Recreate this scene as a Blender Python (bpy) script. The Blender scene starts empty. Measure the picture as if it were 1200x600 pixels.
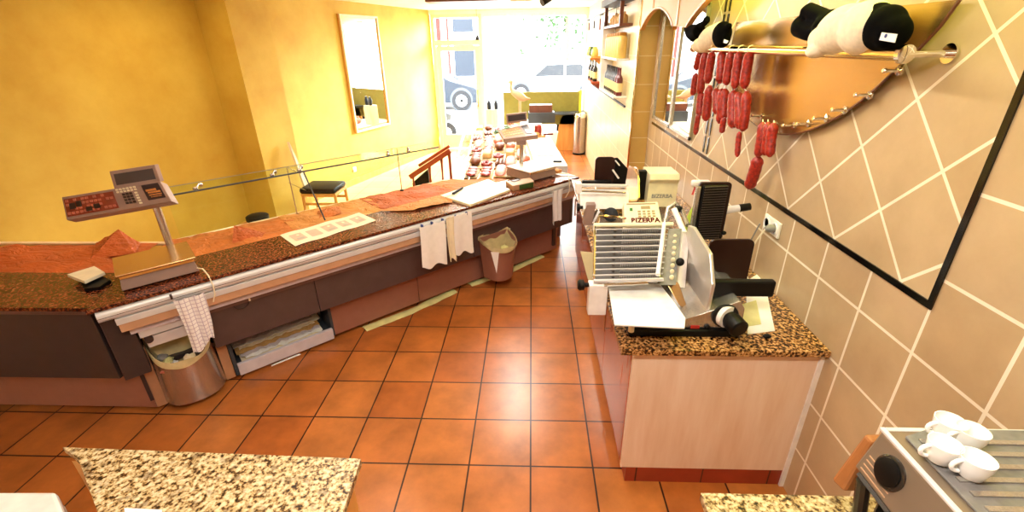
import bpy, bmesh, math, random
from mathutils import Vector, Matrix, noise
random.seed(7)
PI = math.pi
SC = bpy.context.scene
COL = SC.collection
V = Vector

# ------------------------------------------------------------------ camera (solved from the floor tiles)
FOC, PITCH, YAW, ROLL = 539.33, 0.4319, -0.0459, -0.0172
T = 0.34
CAM = V((0, 0, 6.2077 * T))
FW = V((math.sin(YAW) * math.cos(PITCH), math.cos(YAW) * math.cos(PITCH), -math.sin(PITCH)))
_r = V((math.cos(YAW), -math.sin(YAW), 0)); _u = _r.cross(FW)
RT = _r * math.cos(ROLL) + _u * math.sin(ROLL)
UP = -_r * math.sin(ROLL) + _u * math.cos(ROLL)

def ray(x, y): return FW + RT * ((x - 600) / FOC) - UP * ((y - 300) / FOC)
def Z(x, y, z=0.0): d = ray(x, y); return CAM + d * ((z - CAM.z) / d.z)
def X(x, y, X_): d = ray(x, y); return CAM + d * (X_ / d.x)
def Y(x, y, Y_): d = ray(x, y); return CAM + d * (Y_ / d.y)

# service counter frame
CO = V((-2.42, 2.186, 0)); CA = math.atan2(2.551, 2.731)
CM = Matrix.Translation(CO) @ Matrix.Rotation(CA, 4, 'Z')
CMI = CM.inverted()
def cf(s, d, z): return CM @ V((s, d, z))
def sdz(x, y, z): return CMI @ Z(x, y, z)
def sd(x, y, d):
    n = V((-math.sin(CA), math.cos(CA), 0)); r = ray(x, y); t = ((CO + n * d - CAM).dot(n)) / r.dot(n); return CMI @ (CAM + r * t)

# ------------------------------------------------------------------ materials
def srgb(h):
    if isinstance(h, str):
        h = h.lstrip('#'); c = [int(h[i:i + 2], 16) / 255 for i in (0, 2, 4)]
        return tuple((x / 12.92 if x <= .04045 else ((x + .055) / 1.055) ** 2.4) for x in c) + (1,)
    return tuple(h) + (1,) if len(h) == 3 else h

class NT:
    def __init__(s, name):
        s.m = bpy.data.materials.new(name); s.m.use_nodes = True
        s.t = s.m.node_tree; s.t.nodes.clear()
        s.out = s.n('ShaderNodeOutputMaterial'); s.b = s.n('ShaderNodeBsdfPrincipled')
        s.l(s.b.outputs[0], s.out.inputs[0])
    def n(s, k, **p):
        q = s.t.nodes.new(k)
        for a, b in p.items(): setattr(q, a, b)
        return q
    def l(s, a, b): s.t.links.new(a, b)
    def coord(s, scale=(1, 1, 1), rot=(0, 0, 0), loc=(0, 0, 0), kind='Object'):
        tc = s.n('ShaderNodeTexCoord'); mp = s.n('ShaderNodeMapping')
        mp.inputs['Scale'].default_value = scale; mp.inputs['Rotation'].default_value = rot; mp.inputs['Location'].default_value = loc
        s.l(tc.outputs[kind], mp.inputs[0]); return mp.outputs[0]
    def noise(s, vec, scale, detail=4, rough=.5):
        q = s.n('ShaderNodeTexNoise'); q.inputs['Scale'].default_value = scale; q.inputs['Detail'].default_value = detail; q.inputs['Roughness'].default_value = rough
        s.l(vec, q.inputs['Vector']); return q.outputs['Fac']
    def ramp(s, fac, stops, interp='LINEAR'):
        q = s.n('ShaderNodeValToRGB'); q.color_ramp.interpolation = interp
        e = q.color_ramp.elements
        while len(e) < len(stops): e.new(.5)
        for i, (p, c) in enumerate(stops): e[i].position = p; e[i].color = srgb(c)
        s.l(fac, q.inputs[0]); return q.outputs[0]
    def mix(s, fac, a, b, mode='MIX'):
        q = s.n('ShaderNodeMix'); q.data_type = 'RGBA'; q.blend_type = mode
        for inp, v in ((0, fac), (6, a), (7, b)):
            if hasattr(v, 'is_output'): s.l(v, q.inputs[inp])
            elif inp == 0: q.inputs[0].default_value = v
            else: q.inputs[inp].default_value = srgb(v)
        return q.outputs[2]
    def set(s, **k):
        for a, v in k.items():
            i = s.b.inputs[{'col': 'Base Color', 'rough': 'Roughness', 'metal': 'Metallic', 'spec': 'Specular IOR Level', 'trans': 'Transmission Weight', 'ior': 'IOR', 'alpha': 'Alpha', 'sheen': 'Sheen Weight', 'coat': 'Coat Weight', 'sss': 'Subsurface Weight', 'ecol': 'Emission Color', 'emit': 'Emission Strength', 'coatr': 'Coat Roughness', 'aniso': 'Anisotropic'}[a]]
            if hasattr(v, 'is_output'): s.l(v, i)
            elif a in ('col', 'ecol'): i.default_value = srgb(v)
            else: i.default_value = v
        return s
    def bump(s, fac, strength=.3, dist=.01):
        q = s.n('ShaderNodeBump'); q.inputs['Strength'].default_value = strength; q.inputs['Distance'].default_value = dist
        s.l(fac, q.inputs['Height']); s.l(q.outputs[0], s.b.inputs['Normal'])

MATS = {}
def plain(name, col, rough=.5, metal=0, var=.08, nscale=14, **k):
    """simple procedural material: base colour with a slight noise variation"""
    if name in MATS: return MATS[name]
    t = NT(name); v = t.coord(); f = t.noise(v, nscale, 3)
    c = srgb(col)
    dk = tuple(x * (1 - var) for x in c[:3]); lt = tuple(min(1, x * (1 + var)) for x in c[:3])
    t.set(col=t.ramp(f, [(.3, dk), (.7, lt)]), rough=rough, metal=metal, **k)
    MATS[name] = t.m; return t.m

def tile_mat(name, plane, rot, size, off, c1, c2, grout, gw, rough, blot=.5, nsc=5, dark=None, loc2=None):
    """square tiles laid in plane 'xy','yz','xz'; rot turns the grid"""
    t = NT(name)
    tc = t.n('ShaderNodeTexCoord'); sx = t.n('ShaderNodeSeparateXYZ'); t.l(tc.outputs['Object'], sx.inputs[0])
    cx = t.n('ShaderNodeCombineXYZ'); ax = {'x': 0, 'y': 1, 'z': 2}
    t.l(sx.outputs[ax[plane[0]]], cx.inputs[0]); t.l(sx.outputs[ax[plane[1]]], cx.inputs[1])
    sb = t.n('ShaderNodeVectorMath', operation='SUBTRACT'); t.l(cx.outputs[0], sb.inputs[0]); sb.inputs[1].default_value = (off[0], off[1], 0)
    ro = t.n('ShaderNodeVectorRotate', rotation_type='Z_AXIS'); ro.inputs['Angle'].default_value = rot; t.l(sb.outputs[0], ro.inputs[0])
    ad = t.n('ShaderNodeVectorMath', operation='ADD'); t.l(ro.outputs[0], ad.inputs[0]); ad.inputs[1].default_value = (size * 200, size * 200, 0)
    b = t.n('ShaderNodeTexBrick'); b.offset = 0; b.squash = 1; b.offset_frequency = 1; b.squash_frequency = 1
    for k, v in {'Scale': 1.0, 'Mortar Size': gw, 'Mortar Smooth': .15, 'Bias': 0, 'Brick Width': size, 'Row Height': size}.items(): b.inputs[k].default_value = v
    b.inputs['Color1'].default_value = srgb(c1); b.inputs['Color2'].default_value = srgb(c2); b.inputs['Mortar'].default_value = srgb(grout)
    t.l(ad.outputs[0], b.inputs['Vector'])
    f = t.noise(tc.outputs['Object'], nsc, 5, .6)
    sh = t.ramp(f, [(.3, (1 - blot,) * 3), (.68, (1.0,) * 3)])
    col = t.mix(1.0, b.outputs['Color'], sh, 'MULTIPLY')
    t.set(col=col, rough=rough)
    if name == 'floor_tiles': t.set(coat=.06, coatr=.3)
    inv = t.n('ShaderNodeMath', operation='SUBTRACT'); inv.inputs[0].default_value = 1; t.l(b.outputs['Fac'], inv.inputs[1])
    t.bump(inv.outputs[0], .5, .003)
    MATS[name] = t.m; return t.m, t, b

def granite(name, stops, scale=70, rough=.25):
    t = NT(name); v = t.coord()
    f = t.noise(v, scale, 3, .65); c = t.ramp(f, stops, 'LINEAR')
    f2 = t.noise(v, scale * .45, 2, .5)
    d = t.ramp(f2, [(.33, (.35, .3, .28)), (.45, (1, 1, 1))])
    t.set(col=t.mix(.8, c, d, 'MULTIPLY'), rough=rough, spec=.4)
    MATS[name] = t.m; return t.m

def wood(name, c1, c2, rough=.3, scale=(1, 1, 1), axis='z'):
    t = NT(name); s = {'z': (9, 9, 1.0), 'x': (1, 9, 9), 'y': (9, 1, 9)}[axis]
    v = t.coord(scale=s); f = t.noise(v, 1.6, 5, .6)
    t.set(col=t.ramp(f, [(.3, c1), (.7, c2)]), rough=rough)
    MATS[name] = t.m; return t.m

def brushed(name, col, rough=.28, axis=(60, 60, 2), var=.2):
    t = NT(name); v = t.coord(scale=axis); f = t.noise(v, 3, 4)
    c = srgb(col); t.set(col=t.ramp(f, [(.3, tuple(x * (1 - var) for x in c[:3])), (.7, c)]), metal=.82, rough=rough)
    t.bump(f, .05, .002); MATS[name] = t.m; return t.m

M = MATS
floor_m = tile_mat('floor_tiles', 'xy', 0, T, (-.001, 2.495), '#cc7c3c', '#bd682c', '#3a1a12', .005, .28, .42, 4.5)[0]
floor_c = tile_mat('customer_floor_tiles', 'xy', 0, T, (-.001, 2.495), '#e8d49a', '#e2cb8a', '#b79a62', .005, .35, .15, 4)[0]
kick_m = tile_mat('kick_tiles', 'xz', 0, T, (.69, -.2), '#b0462a', '#a23c22', '#5a2a1c', .004, .35, .3, 6)[0]
# right wall: diamonds above 1.31 m, squares below, in one material
def right_wall_mat():
    t = NT('wall_tiles_cream')
    tc = t.n('ShaderNodeTexCoord'); sx = t.n('ShaderNodeSeparateXYZ'); t.l(tc.outputs['Object'], sx.inputs[0])
    cx = t.n('ShaderNodeCombineXYZ'); t.l(sx.outputs[1], cx.inputs[0]); t.l(sx.outputs[2], cx.inputs[1])
    def br(off, rot, size):
        sb = t.n('ShaderNodeVectorMath', operation='SUBTRACT'); t.l(cx.outputs[0], sb.inputs[0]); sb.inputs[1].default_value = (off[0], off[1], 0)
        ro = t.n('ShaderNodeVectorRotate', rotation_type='Z_AXIS'); ro.inputs['Angle'].default_value = rot; t.l(sb.outputs[0], ro.inputs[0])
        ad = t.n('ShaderNodeVectorMath', operation='ADD'); t.l(ro.outputs[0], ad.inputs[0]); ad.inputs[1].default_value = (size * 100, size * 100, 0)
        b = t.n('ShaderNodeTexBrick'); b.offset = 0; b.squash = 1
        for k, v in {'Scale': 1.0, 'Mortar Size': .006, 'Mortar Smooth': .1, 'Brick Width': size, 'Row Height': size}.items(): b.inputs[k].default_value = v
        b.inputs['Color1'].default_value = srgb('#c8ae88'); b.inputs['Color2'].default_value = srgb('#c0a47c'); b.inputs['Mortar'].default_value = srgb('#fbf0d8')
        t.l(ad.outputs[0], b.inputs['Vector']); return b
    a = br((1.352, .839), 0, .2835); d = br((1.893, 1.720), PI / 4, .28)
    gt = t.n('ShaderNodeMath', operation='GREATER_THAN'); t.l(sx.outputs[2], gt.inputs[0]); gt.inputs[1].default_value = 1.31
    yl = t.n('ShaderNodeMath', operation='GREATER_THAN'); t.l(sx.outputs[1], yl.inputs[0]); yl.inputs[1].default_value = 1.355
    mu = t.n('ShaderNodeMath', operation='MULTIPLY'); t.l(gt.outputs[0], mu.inputs[0]); t.l(yl.outputs[0], mu.inputs[1])
    c = t.mix(mu.outputs[0], a.outputs['Color'], d.outputs['Color'])
    f = t.noise(tc.outputs['Object'], 3.2, 6, .6); sh = t.ramp(f, [(.3, (.80, .78, .76)), (.65, (1, 1, 1))])
    t.set(col=t.mix(1.0, c, sh, 'MULTIPLY'), rough=.32)
    MATS['wall_tiles'] = t.m; return t.m
right_wall_mat()
tile_mat('far_wall_tiles', 'yz', 0, .2835, (1.352, .839), '#ead9ad', '#e4d0a0', '#fff4d8', .004, .35, .12, 3)
tile_mat('return_tiles', 'xz', 0, .2835, (1.11, .839), '#d9b76c', '#d2ae62', '#eddcaa', .004, .35, .15, 3)
def plaster(name, c1, c2, rough=.75):
    t = NT(name); v = t.coord(); f = t.noise(v, 1.7, 6, .62)
    t.set(col=t.ramp(f, [(.32, c1), (.66, c2)]), rough=rough); t.bump(t.noise(v, 60, 3), .08, .004)
    MATS[name] = t.m; return t.m
plaster('yellow_plaster', '#c09a36', '#d0b04a')
plaster('ceiling_paint', '#ecdfc0', '#f4ead0')
plaster('white_paint', '#f3ecdf', '#fbf6ec')
plaster('street_asphalt', '#b9b9b6', '#cfcfcc')
plaster('facade_white', '#eceff0', '#ffffff')
plaster('facade_blue', '#40505e', '#506070')
granite('granite_lit', [(.34, '#1c120b'), (.42, '#6b4a25'), (.475, '#b89a66'), (.58, '#d9c69c'), (.72, '#e6d8b8')], 62, .3)  # the brown granite again, its tones lightened to stand for bright light
granite('granite_brown', [(.36, '#120a06'), (.45, '#4a2c18'), (.52, '#a8753f'), (.62, '#d2a468'), (.75, '#e0bd88')], 75, .25)
granite('granite_dim', [(.38, '#140805'), (.47, '#4e1f10'), (.55, '#7e4026'), (.64, '#9c5c3a'), (.78, '#b48058')], 75, .22)  # the brown granite again, dimmer light put into its tones
wood('maple', '#e6c6a6', '#f3dcc4', .22)
wood('cherry', '#8f3a1c', '#b85a2c', .15)
wood('honey', '#cf8a3e', '#e0a558', .35)
wood('orange_wood', '#93381a', '#ad4a20', .35)
wood('pale_wood', '#d8bd8e', '#e8d2a8', .4)
wood('dark_wood', '#5a2f1c', '#74402a', .4)
brushed('steel', '#c9c4bd', .26)
brushed('steel_warm', '#d2a873', .2, (2, 60, 60))
brushed('plate_steel', '#a98350', .25, (1, 2, 50), .12)
brushed('bin_steel', '#c2b4a8', .22, (60, 60, 2))
plain('chrome', '#e6e2dc', .08, 1, .03)
plain('brass', '#e0c07a', .15, 1, .05)
plain('alu', '#dddcdc', .3, .15, .04)
plain('grey_steel', '#7f7b78', .5, .1, .15, 40)
plain('rack_dark', '#45413f', .5, .1, .15, 40)
plain('rod_steel', '#cfccca', .25, .3, .05)
plain('guard_steel', '#cfc8c2', .3, .6, .04)
plain('white_enamel', '#f4f1ec', .25)
plain('cream_plastic', '#efe4bf', .35)
plain('beige_plastic', '#a08c62', .5)
plain('taupe', '#6b5049', .42, 0, .06)
plain('taupe_dark', '#3d302d', .45)
plain('brown_metal', '#9c6a58', .38, .05, .05)
plain('panel_brown', '#54423f', .45, 0, .08)
plain('end_beige', '#b98a66', .45)
plain('rail_beige', '#cfa783', .35, .2)
plain('scale_grey', '#9d8378', .4, .1)
plain('scale_dark', '#35262a', .3)
plain('black_plastic', '#080707', .45, spec=.25)
plain('black_rubber', '#101010', .7)
plain('brown_plate', '#2c1712', .3, spec=.3)
plain('red', '#c03028', .4)
plain('screen_red', '#8e4030', .2)
plain('ink_blue', '#3a4a86', .6)
plain('ink_grey', '#8d8a86', .6)
plain('key_dark', '#2c1c1c', .4)
plain('green', '#2f7a2c', .4)
plain('lime', '#b7d24a', .3)
plain('cotton', '#f6f2ee', .9, 0, .03, 30)
plain('paper_white', '#f8f6f2', .8, 0, .02)
plain('paper_cream', '#efe2c2', .8)
plain('slip_print', '#ddb49c', .8)
plain('slip_grey', '#b9ad9c', .8)
def wrinkled(name, c):
    plain(name, c, .7, 0, .16, 5); m_ = MATS[name]; t = m_.node_tree; n1 = t.nodes.new('ShaderNodeTexNoise'); n1.inputs['Scale'].default_value = 9; n1.inputs['Detail'].default_value = 3; bm_ = t.nodes.new('ShaderNodeBump'); bm_.inputs['Strength'].default_value = .7; bm_.inputs['Distance'].default_value = .04
    t.links.new(n1.outputs['Fac'], bm_.inputs['Height']); t.links.new(bm_.outputs[0], [q for q in t.nodes if q.type == 'BSDF_PRINCIPLED'][0].inputs['Normal'])
wrinkled('butcher_paper', '#c46c2a')
wrinkled('butcher_paper_dark', '#b85620')
wrinkled('butcher_paper_pale', '#cf8842')
plain('foil_yellow', '#e2dc98', .45, 0, .15, 9)
plain('bag_film', '#cbbb8c', .35, 0, .25, 10)
plain('black_fur', '#050404', 1, 0, .3, 60, spec=.08)
plain('white_fur', '#f1e3c6', .95, 0, .08, 60)
plain('pink_fur', '#eab8a0', .95)
plain('sausage_red', '#9c2417', .42, 0, .5, 70)
plain('sausage_string', '#e8dccb', .8)
plain('meat_red', '#8e2014', .35, 0, .3, 30)
plain('meat_pink', '#c06a54', .4, 0, .2, 25)
plain('meat_brown', '#6c3418', .45, 0, .25, 30)
plain('meat_cream', '#cfa468', .5, 0, .15, 25)
plain('herb_green', '#33501a', .6, 0, .25, 40)
plain('slate', '#3c4248', .6)
plain('lilac', '#d2cad2', .5)
plain('black_leather', '#0c090c', .5, spec=.25)
plain('olive', '#7a7430', .8)
plain('yellow_reflect', '#f3ee3a', .5)
plain('car_silver', '#b9c2c8', .35, .2)
plain('car_blue', '#1a2430', .5, .2)
plain('car_glass', '#0e151c', .5)
plain('tyre', '#14161a', .8)
plain('leaf', '#1c3a08', .8, 0, .3, 3)
plain('bark', '#6f5a44', .9)
plain('terracotta', '#4a1c12', .8)
plain('bottle_dark', '#1d1614', .1)
plain('bottle_red', '#5e1c20', .12)
plain('bottle_label', '#e3cf94', .7)
plain('jar_yellow', '#d8b763', .25)
plain('jar_lid', '#a3742c', .3, .5)
plain('machine_grey', '#93816c', .3, .45, .04)
plain('machine_dark', '#2a2622', .25)
plain('amber', '#a5693a', .4)
plain('porcelain', '#fbfaf8', .15, 0, .01)
plain('black_tile', '#0c0a09', .15)
plain('switch_white', '#f5f0e6', .35)
def glass(name, col=(.95, 1, .97), rough=0.0, tr=.93):
    t = NT(name); tb = t.n('ShaderNodeBsdfTransparent'); tb.inputs[0].default_value = srgb(col)
    gl = t.n('ShaderNodeBsdfGlossy'); gl.inputs['Roughness'].default_value = rough + .02
    fr = t.n('ShaderNodeFresnel'); fr.inputs[0].default_value = 1.25
    mx = t.n('ShaderNodeMixShader'); ge = t.n('ShaderNodeNewGeometry'); im = t.n('ShaderNodeMath', operation='SUBTRACT'); im.inputs[0].default_value = 1; t.l(ge.outputs['Backfacing'], im.inputs[1]); mm_ = t.n('ShaderNodeMath', operation='MULTIPLY'); t.l(im.outputs[0], mm_.inputs[0]); t.l(fr.outputs[0], mm_.inputs[1]); t.l(mm_.outputs[0], mx.inputs[0]); t.l(tb.outputs[0], mx.inputs[1]); t.l(gl.outputs[0], mx.inputs[2])
    t.l(mx.outputs[0], t.out.inputs[0]); MATS[name] = t.m
glass('glass'); glass('glass_clear', (.98, .98, .98))
plain('mirror', '#f4f2ea', .015, 1, .01)

# ------------------------------------------------------------------ mesh builder (world coordinates unless a frame is given)
class MB:
    def __init__(s, frame=None):
        s.b = bmesh.new(); s.f = frame or Matrix.Identity(4)
    def v(s, p): return s.b.verts.new(s.f @ V(p))
    def box(s, lo, hi, bev=0):
        x0, y0, z0 = lo; x1, y1, z1 = hi
        vs = [s.v(p) for p in ((x0, y0, z0), (x1, y0, z0), (x1, y1, z0), (x0, y1, z0), (x0, y0, z1), (x1, y0, z1), (x1, y1, z1), (x0, y1, z1))]
        fs = [s.b.faces.new([vs[i] for i in q]) for q in ((3, 2, 1, 0), (4, 5, 6, 7), (0, 1, 5, 4), (1, 2, 6, 5), (2, 3, 7, 6), (3, 0, 4, 7))]
        if bev:
            es = list({e for f in fs for e in f.edges})
            bmesh.ops.bevel(s.b, geom=es, offset=bev, segments=2, affect='EDGES', profile=.5)
        return s
    def hexa(s, pts, bev=0):   # 8 points: bottom ring 4, top ring 4
        vs = [s.v(p) for p in pts]
        fs = [s.b.faces.new([vs[i] for i in q]) for q in ((3, 2, 1, 0), (4, 5, 6, 7), (0, 1, 5, 4), (1, 2, 6, 5), (2, 3, 7, 6), (3, 0, 4, 7))]
        if bev: bmesh.ops.bevel(s.b, geom=list({e for f in fs for e in f.edges}), offset=bev, segments=2, affect='EDGES', profile=.5)
        return s
    def prism(s, pts, ext, bev=0):
        e = V(ext); a = [s.v(p) for p in pts]; b = [s.v(V(p) + e) for p in pts]; n = len(pts)
        fs = [s.b.faces.new(a[::-1]), s.b.faces.new(b)]
        for i in range(n): fs.append(s.b.faces.new((a[i], a[(i + 1) % n], b[(i + 1) % n], b[i])))
        if bev: bmesh.ops.bevel(s.b, geom=list({e for f in fs for e in f.edges}), offset=bev, segments=2, affect='EDGES', profile=.5)
        return s
    def ring(s, c, u, w, r, n): return [s.v(c + u * (math.cos(2 * PI * i / n) * r) + w * (math.sin(2 * PI * i / n) * r)) for i in range(n)]
    def tube(s, pts, r, n=10, cap=True):
        pts = [V(p) for p in pts]; rs = r if isinstance(r, (list, tuple)) else [r] * len(pts)
        up = None; prev = None
        for i, p in enumerate(pts):
            t = (pts[min(i + 1, len(pts) - 1)] - pts[max(i - 1, 0)]).normalized()
            if up is None: up = V((0, 0, 1)) if abs(t.z) < .9 else V((1, 0, 0))
            u = (up - t * up.dot(t)).normalized(); w = t.cross(u); up = u
            q = s.ring(p, u, w, rs[i], n)
            if prev:
                for k in range(n): s.b.faces.new((prev[k], prev[(k + 1) % n], q[(k + 1) % n], q[k]))
            elif cap: s.b.faces.new(q[::-1])
            prev = q
        if cap: s.b.faces.new(prev)
        return s
    def cyl(s, a, b, r, r2=None, n=20): return s.tube([a, b], [r, r if r2 is None else r2], n)
    def lathe(s, base, prof, n=24, axis=(0, 0, 1)):
        a = V(axis).normalized(); u = a.orthogonal().normalized(); w = a.cross(u); prev = None; base = V(base)
        for i, (r, h) in enumerate(prof):
            q = s.ring(base + a * h, u, w, max(r, .0004), n)
            if prev:
                for k in range(n): s.b.faces.new((prev[k], prev[(k + 1) % n], q[(k + 1) % n], q[k]))
            else: s.b.faces.new(q[::-1])
            prev = q
        s.b.faces.new(prev); return s
    def ell(s, c, r, rot=None, seg=16):
        m = s.f @ Matrix.Translation(V(c)) @ (rot.to_4x4() if rot else Matrix.Identity(4)) @ Matrix.Diagonal((*r, 1))
        bmesh.ops.create_uvsphere(s.b, u_segments=seg, v_segments=seg // 2 + 2, radius=1, matrix=m); return s
    def sheet(s, fn, nu, nv, th=.002):
        """thin surface fn(u,v)->point, given a real thickness"""
        g = [[s.v(fn(i / nu, j / nv)) for j in range(nv + 1)] for i in range(nu + 1)]
        fs = [s.b.faces.new((g[i][j], g[i + 1][j], g[i + 1][j + 1], g[i][j + 1])) for i in range(nu) for j in range(nv)]
        bmesh.ops.recalc_face_normals(s.b, faces=fs)
        bmesh.ops.solidify(s.b, geom=fs, thickness=th)
        return s
    def build(s, name, mat, parent=None, smooth=False, remesh=0, origin=None):
        bmesh.ops.recalc_face_normals(s.b, faces=s.b.faces[:])
        me = bpy.data.meshes.new(name); s.b.to_mesh(me); s.b.free()
        o = bpy.data.objects.new(name, me); COL.objects.link(o)
        mats = mat if isinstance(mat, (list, tuple)) else [mat]
        for m in mats: me.materials.append(MATS[m])
        if parent is not None:
            root = parent
            while root.parent: root = root.parent
            me.transform(root.matrix_basis.inverted()); o.parent = parent
        elif origin is not None:
            o.location = V(origin); me.transform(Matrix.Translation(-V(origin)))
        if remesh:
            md = o.modifiers.new('r', 'REMESH'); md.mode = 'VOXEL'; md.voxel_size = remesh; md.use_smooth_shade = True
            sm = o.modifiers.new('s', 'SMOOTH'); sm.iterations = 6; sm.factor = .6
            dg = bpy.context.evaluated_depsgraph_get(); nm = bpy.data.meshes.new_from_object(o.evaluated_get(dg))
            o.modifiers.clear(); o.data = nm
            for m in mats:
                if not nm.materials: nm.materials.append(MATS[m])
            for p in nm.polygons: p.use_smooth = True
        if smooth:
            for p in o.data.polygons: p.use_smooth = True
            try: o.data.set_sharp_from_angle(angle=math.radians(38))
            except Exception: pass
        return o

def tag(o, label, cat, group=None, kind=None):
    o['label'] = label; o['category'] = cat
    if group: o['group'] = group
    if kind: o['kind'] = kind
    return o
def thing(name, loc, label, cat, group=None, rz=0):
    o = bpy.data.objects.new(name, None); COL.objects.link(o); o.empty_display_size = .05
    o.matrix_basis = Matrix.Translation(V(loc)) @ Matrix.Rotation(rz, 4, 'Z')
    return tag(o, label, cat, group)
def struct(o): o['kind'] = 'structure'; return o
def copy_tree(o, parent=None):
    c = o.copy(); COL.objects.link(c); c.parent = parent
    for ch in [k for k in bpy.data.objects if k.parent == o]: copy_tree(ch, c)
    return c
def text(name, s, size, pos, rot, mat, parent, ext=.0008, bold=0.0):
    cu = bpy.data.curves.new(name, 'FONT'); cu.body = s; cu.size = size; cu.extrude = ext; cu.align_x = 'CENTER'; cu.align_y = 'CENTER'; cu.offset = bold
    o = bpy.data.objects.new(name, cu); COL.objects.link(o)
    dg = bpy.context.evaluated_depsgraph_get(); me = bpy.data.meshes.new_from_object(o.evaluated_get(dg))
    bpy.data.objects.remove(o); me.transform(Matrix.Translation(V(pos)) @ rot.to_4x4())
    root = parent
    while root.parent: root = root.parent
    me.transform(root.matrix_basis.inverted()); me.materials.clear(); me.materials.append(MATS[mat])
    q = bpy.data.objects.new(name, me); COL.objects.link(q); q.parent = parent; return q

# ================================================================== ROOM
WX = 1.31            # near right wall (inside face)
FX = 1.12            # far right wall
YR = 5.35            # where the wall steps in
YF = 10.25           # shop front
CZ = 2.74
WA = math.radians(18.5)
W0 = V((-2.03, YF, 0)); WD = V((math.sin(WA), math.cos(WA), 0))      # left wall line, heading away from us
WN = V((math.cos(WA), -math.sin(WA), 0))                            # points into the room
def wl(x, y, off=0.0):
    r = ray(x, y); t = ((W0 + WN * off - CAM).dot(WN)) / r.dot(WN); return CAM + r * t
def wt(t, z, off=0.0): return W0 + WD * t + WN * off + V((0, 0, z))  # t negative = nearer to us

struct(MB().box((-7, -2.2, -.08), (3, YF + .1, 0)).build('floor', 'floor_tiles'))
# paler paving on the customers' side, let in 3 mm proud behind the counters
p = [V((-6.8, 3.3, 0)), cf(-.5, 1.02, 0), cf(3.45, 1.02, 0), V((-.78, 8.3, 0)), V((-.78, YF, 0)), V((-2.2, YF, 0)), V((-6.8, 3.9, 0))]
struct(MB().prism(p[:6] + [V((-5.2, 1.0 + 3.0, 0)), V((-6.8, 3.8, 0))], (0, 0, .003)).build('floor_customer_side', 'customer_floor_tiles'))
struct(MB().box((-7, -2.2, CZ), (3, YF + .1, CZ + .1)).build('ceiling', 'ceiling_paint'))
struct(MB().box((WX, -2.2, 0), (WX + .15, YR, CZ)).build('wall_right', 'wall_tiles'))
struct(MB().box((FX, YR, 0), (FX + .34, YF, CZ)).build('wall_right_far', ['far_wall_tiles']))
struct(MB().box((FX + .004, YR - .006, 0), (WX, YR, CZ)).build('wall_return', 'return_tiles'))
struct(MB().box((FX - .012, YR - .02, 0), (FX + .006, YR + .01, CZ)).build('trim_1', 'brass'))
struct(MB().box((-7, -2.2, 0), (3, -2.05, CZ)).build('wall_back', 'white_paint'))
# left wall with pilaster
MBw = MB()
q = [wt(-9.9, 0, 0), wt(0.0, 0, 0), wt(0.0, 0, -.15), wt(-9.9, 0, -.15)]
struct(MBw.prism(q, (0, 0, CZ)).build('wall_left', 'yellow_plaster'))
struct(MB().box((-7.1, -2.2, 0), (-6.95, 2, CZ)).build('wall_left_near', 'yellow_plaster'))
# pilaster: its room side between t of px 265..312
def tw(x, y): return (wl(x, y) - W0).dot(WD)
ta = tw(248, 80)
def two(x, y, off): return (wl(x, y, off) - W0).dot(WD)
pd = min([k * .005 for k in range(10, 140)], key=lambda k: abs(two(282, 80, k) - ta))
tb_ = two(328, 80, pd)
q = [wt(ta, 0, 0), wt(tb_, 0, 0), wt(tb_, 0, pd), wt(ta, 0, pd)]
struct(MB().prism(q, (0, 0, CZ)).build('trim_2', 'yellow_plaster'))
# skirting of the left wall
struct(MB().prism([wt(-9.9, 0, 0), wt(0, 0, 0), wt(0, 0, .02), wt(-9.9, 0, .02)], (0, 0, .1)).build('baseboard_left', 'honey'))
# ceiling beam, brown, above the far counter
struct(MB().box((Y(498, 1, 7.0).x, 7.0, CZ - .10), (Y(597, 1, 7.0).x, 7.35, CZ)).build('trim_3', 'dark_wood'))
# black mosaic band of the tiled wall
bz = 1.31
b = MB().box((WX - .006, 1.345, bz - .012), (WX, 5.2, bz + .012)); b.box((WX - .006, 1.345, bz + .012), (WX, 1.366, CZ))
struct(b.build('trim_4', 'black_tile'))
b = MB()
for yy in (3.50, 3.575):
    z = bz + .03
    while z < 2.6: b.box((WX - .006, yy - .011, z), (WX, yy + .011, z + .12)); z += .135
struct(b.build('trim_5', 'black_tile'))
# arched header over the recessed wall
def arch_pts(y0, y1, zs, rise, n=16):
    return [V((0, y0 + (y1 - y0) * i / n, zs + rise * math.sin(PI * i / n) ** .8)) for i in range(n + 1)]
ys = []
prof = [V((0, YR - .02, CZ)), V((0, YR - .02, 2.22))]
a1 = arch_pts(5.30, 4.14, 2.22, .16); a2 = arch_pts(3.78, .30, 2.20, .36, 28)
prof += a1 + a2 + [V((0, -.2, 2.2)), V((0, -.2, CZ))]
hd = MB().prism([V((FX, p.y, p.z)) for p in prof], (.03, 0, 0))
struct(hd.build('trim_6', 'white_paint'))
b = MB()
for arc in (a1, a2):
    for i in range(len(arc) - 1):
        p0, p1 = arc[i], arc[i + 1]
        b.hexa([(FX - .006, p0.y, p0.z - .004), (FX + .034, p0.y, p0.z - .004), (FX + .034, p1.y, p1.z - .004), (FX - .006, p1.y, p1.z - .004),
                (FX - .006, p0.y, p0.z + .014), (FX + .034, p0.y, p0.z + .014), (FX + .034, p1.y, p1.z + .014), (FX - .006, p1.y, p1.z + .014)])
b.box((FX - .008, 4.83, 2.385), (FX + .0, 4.87, CZ)); b.box((FX - .008, 4.0, 2.22), (FX, 4.04, CZ))
struct(b.build('trim_7', 'honey'))
# white edge profile where the near cabinet meets the wall
struct(MB().box((WX - .02, 1.722, 0), (WX, 1.745, .84)).build('trim_8', 'white_enamel'))

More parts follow.
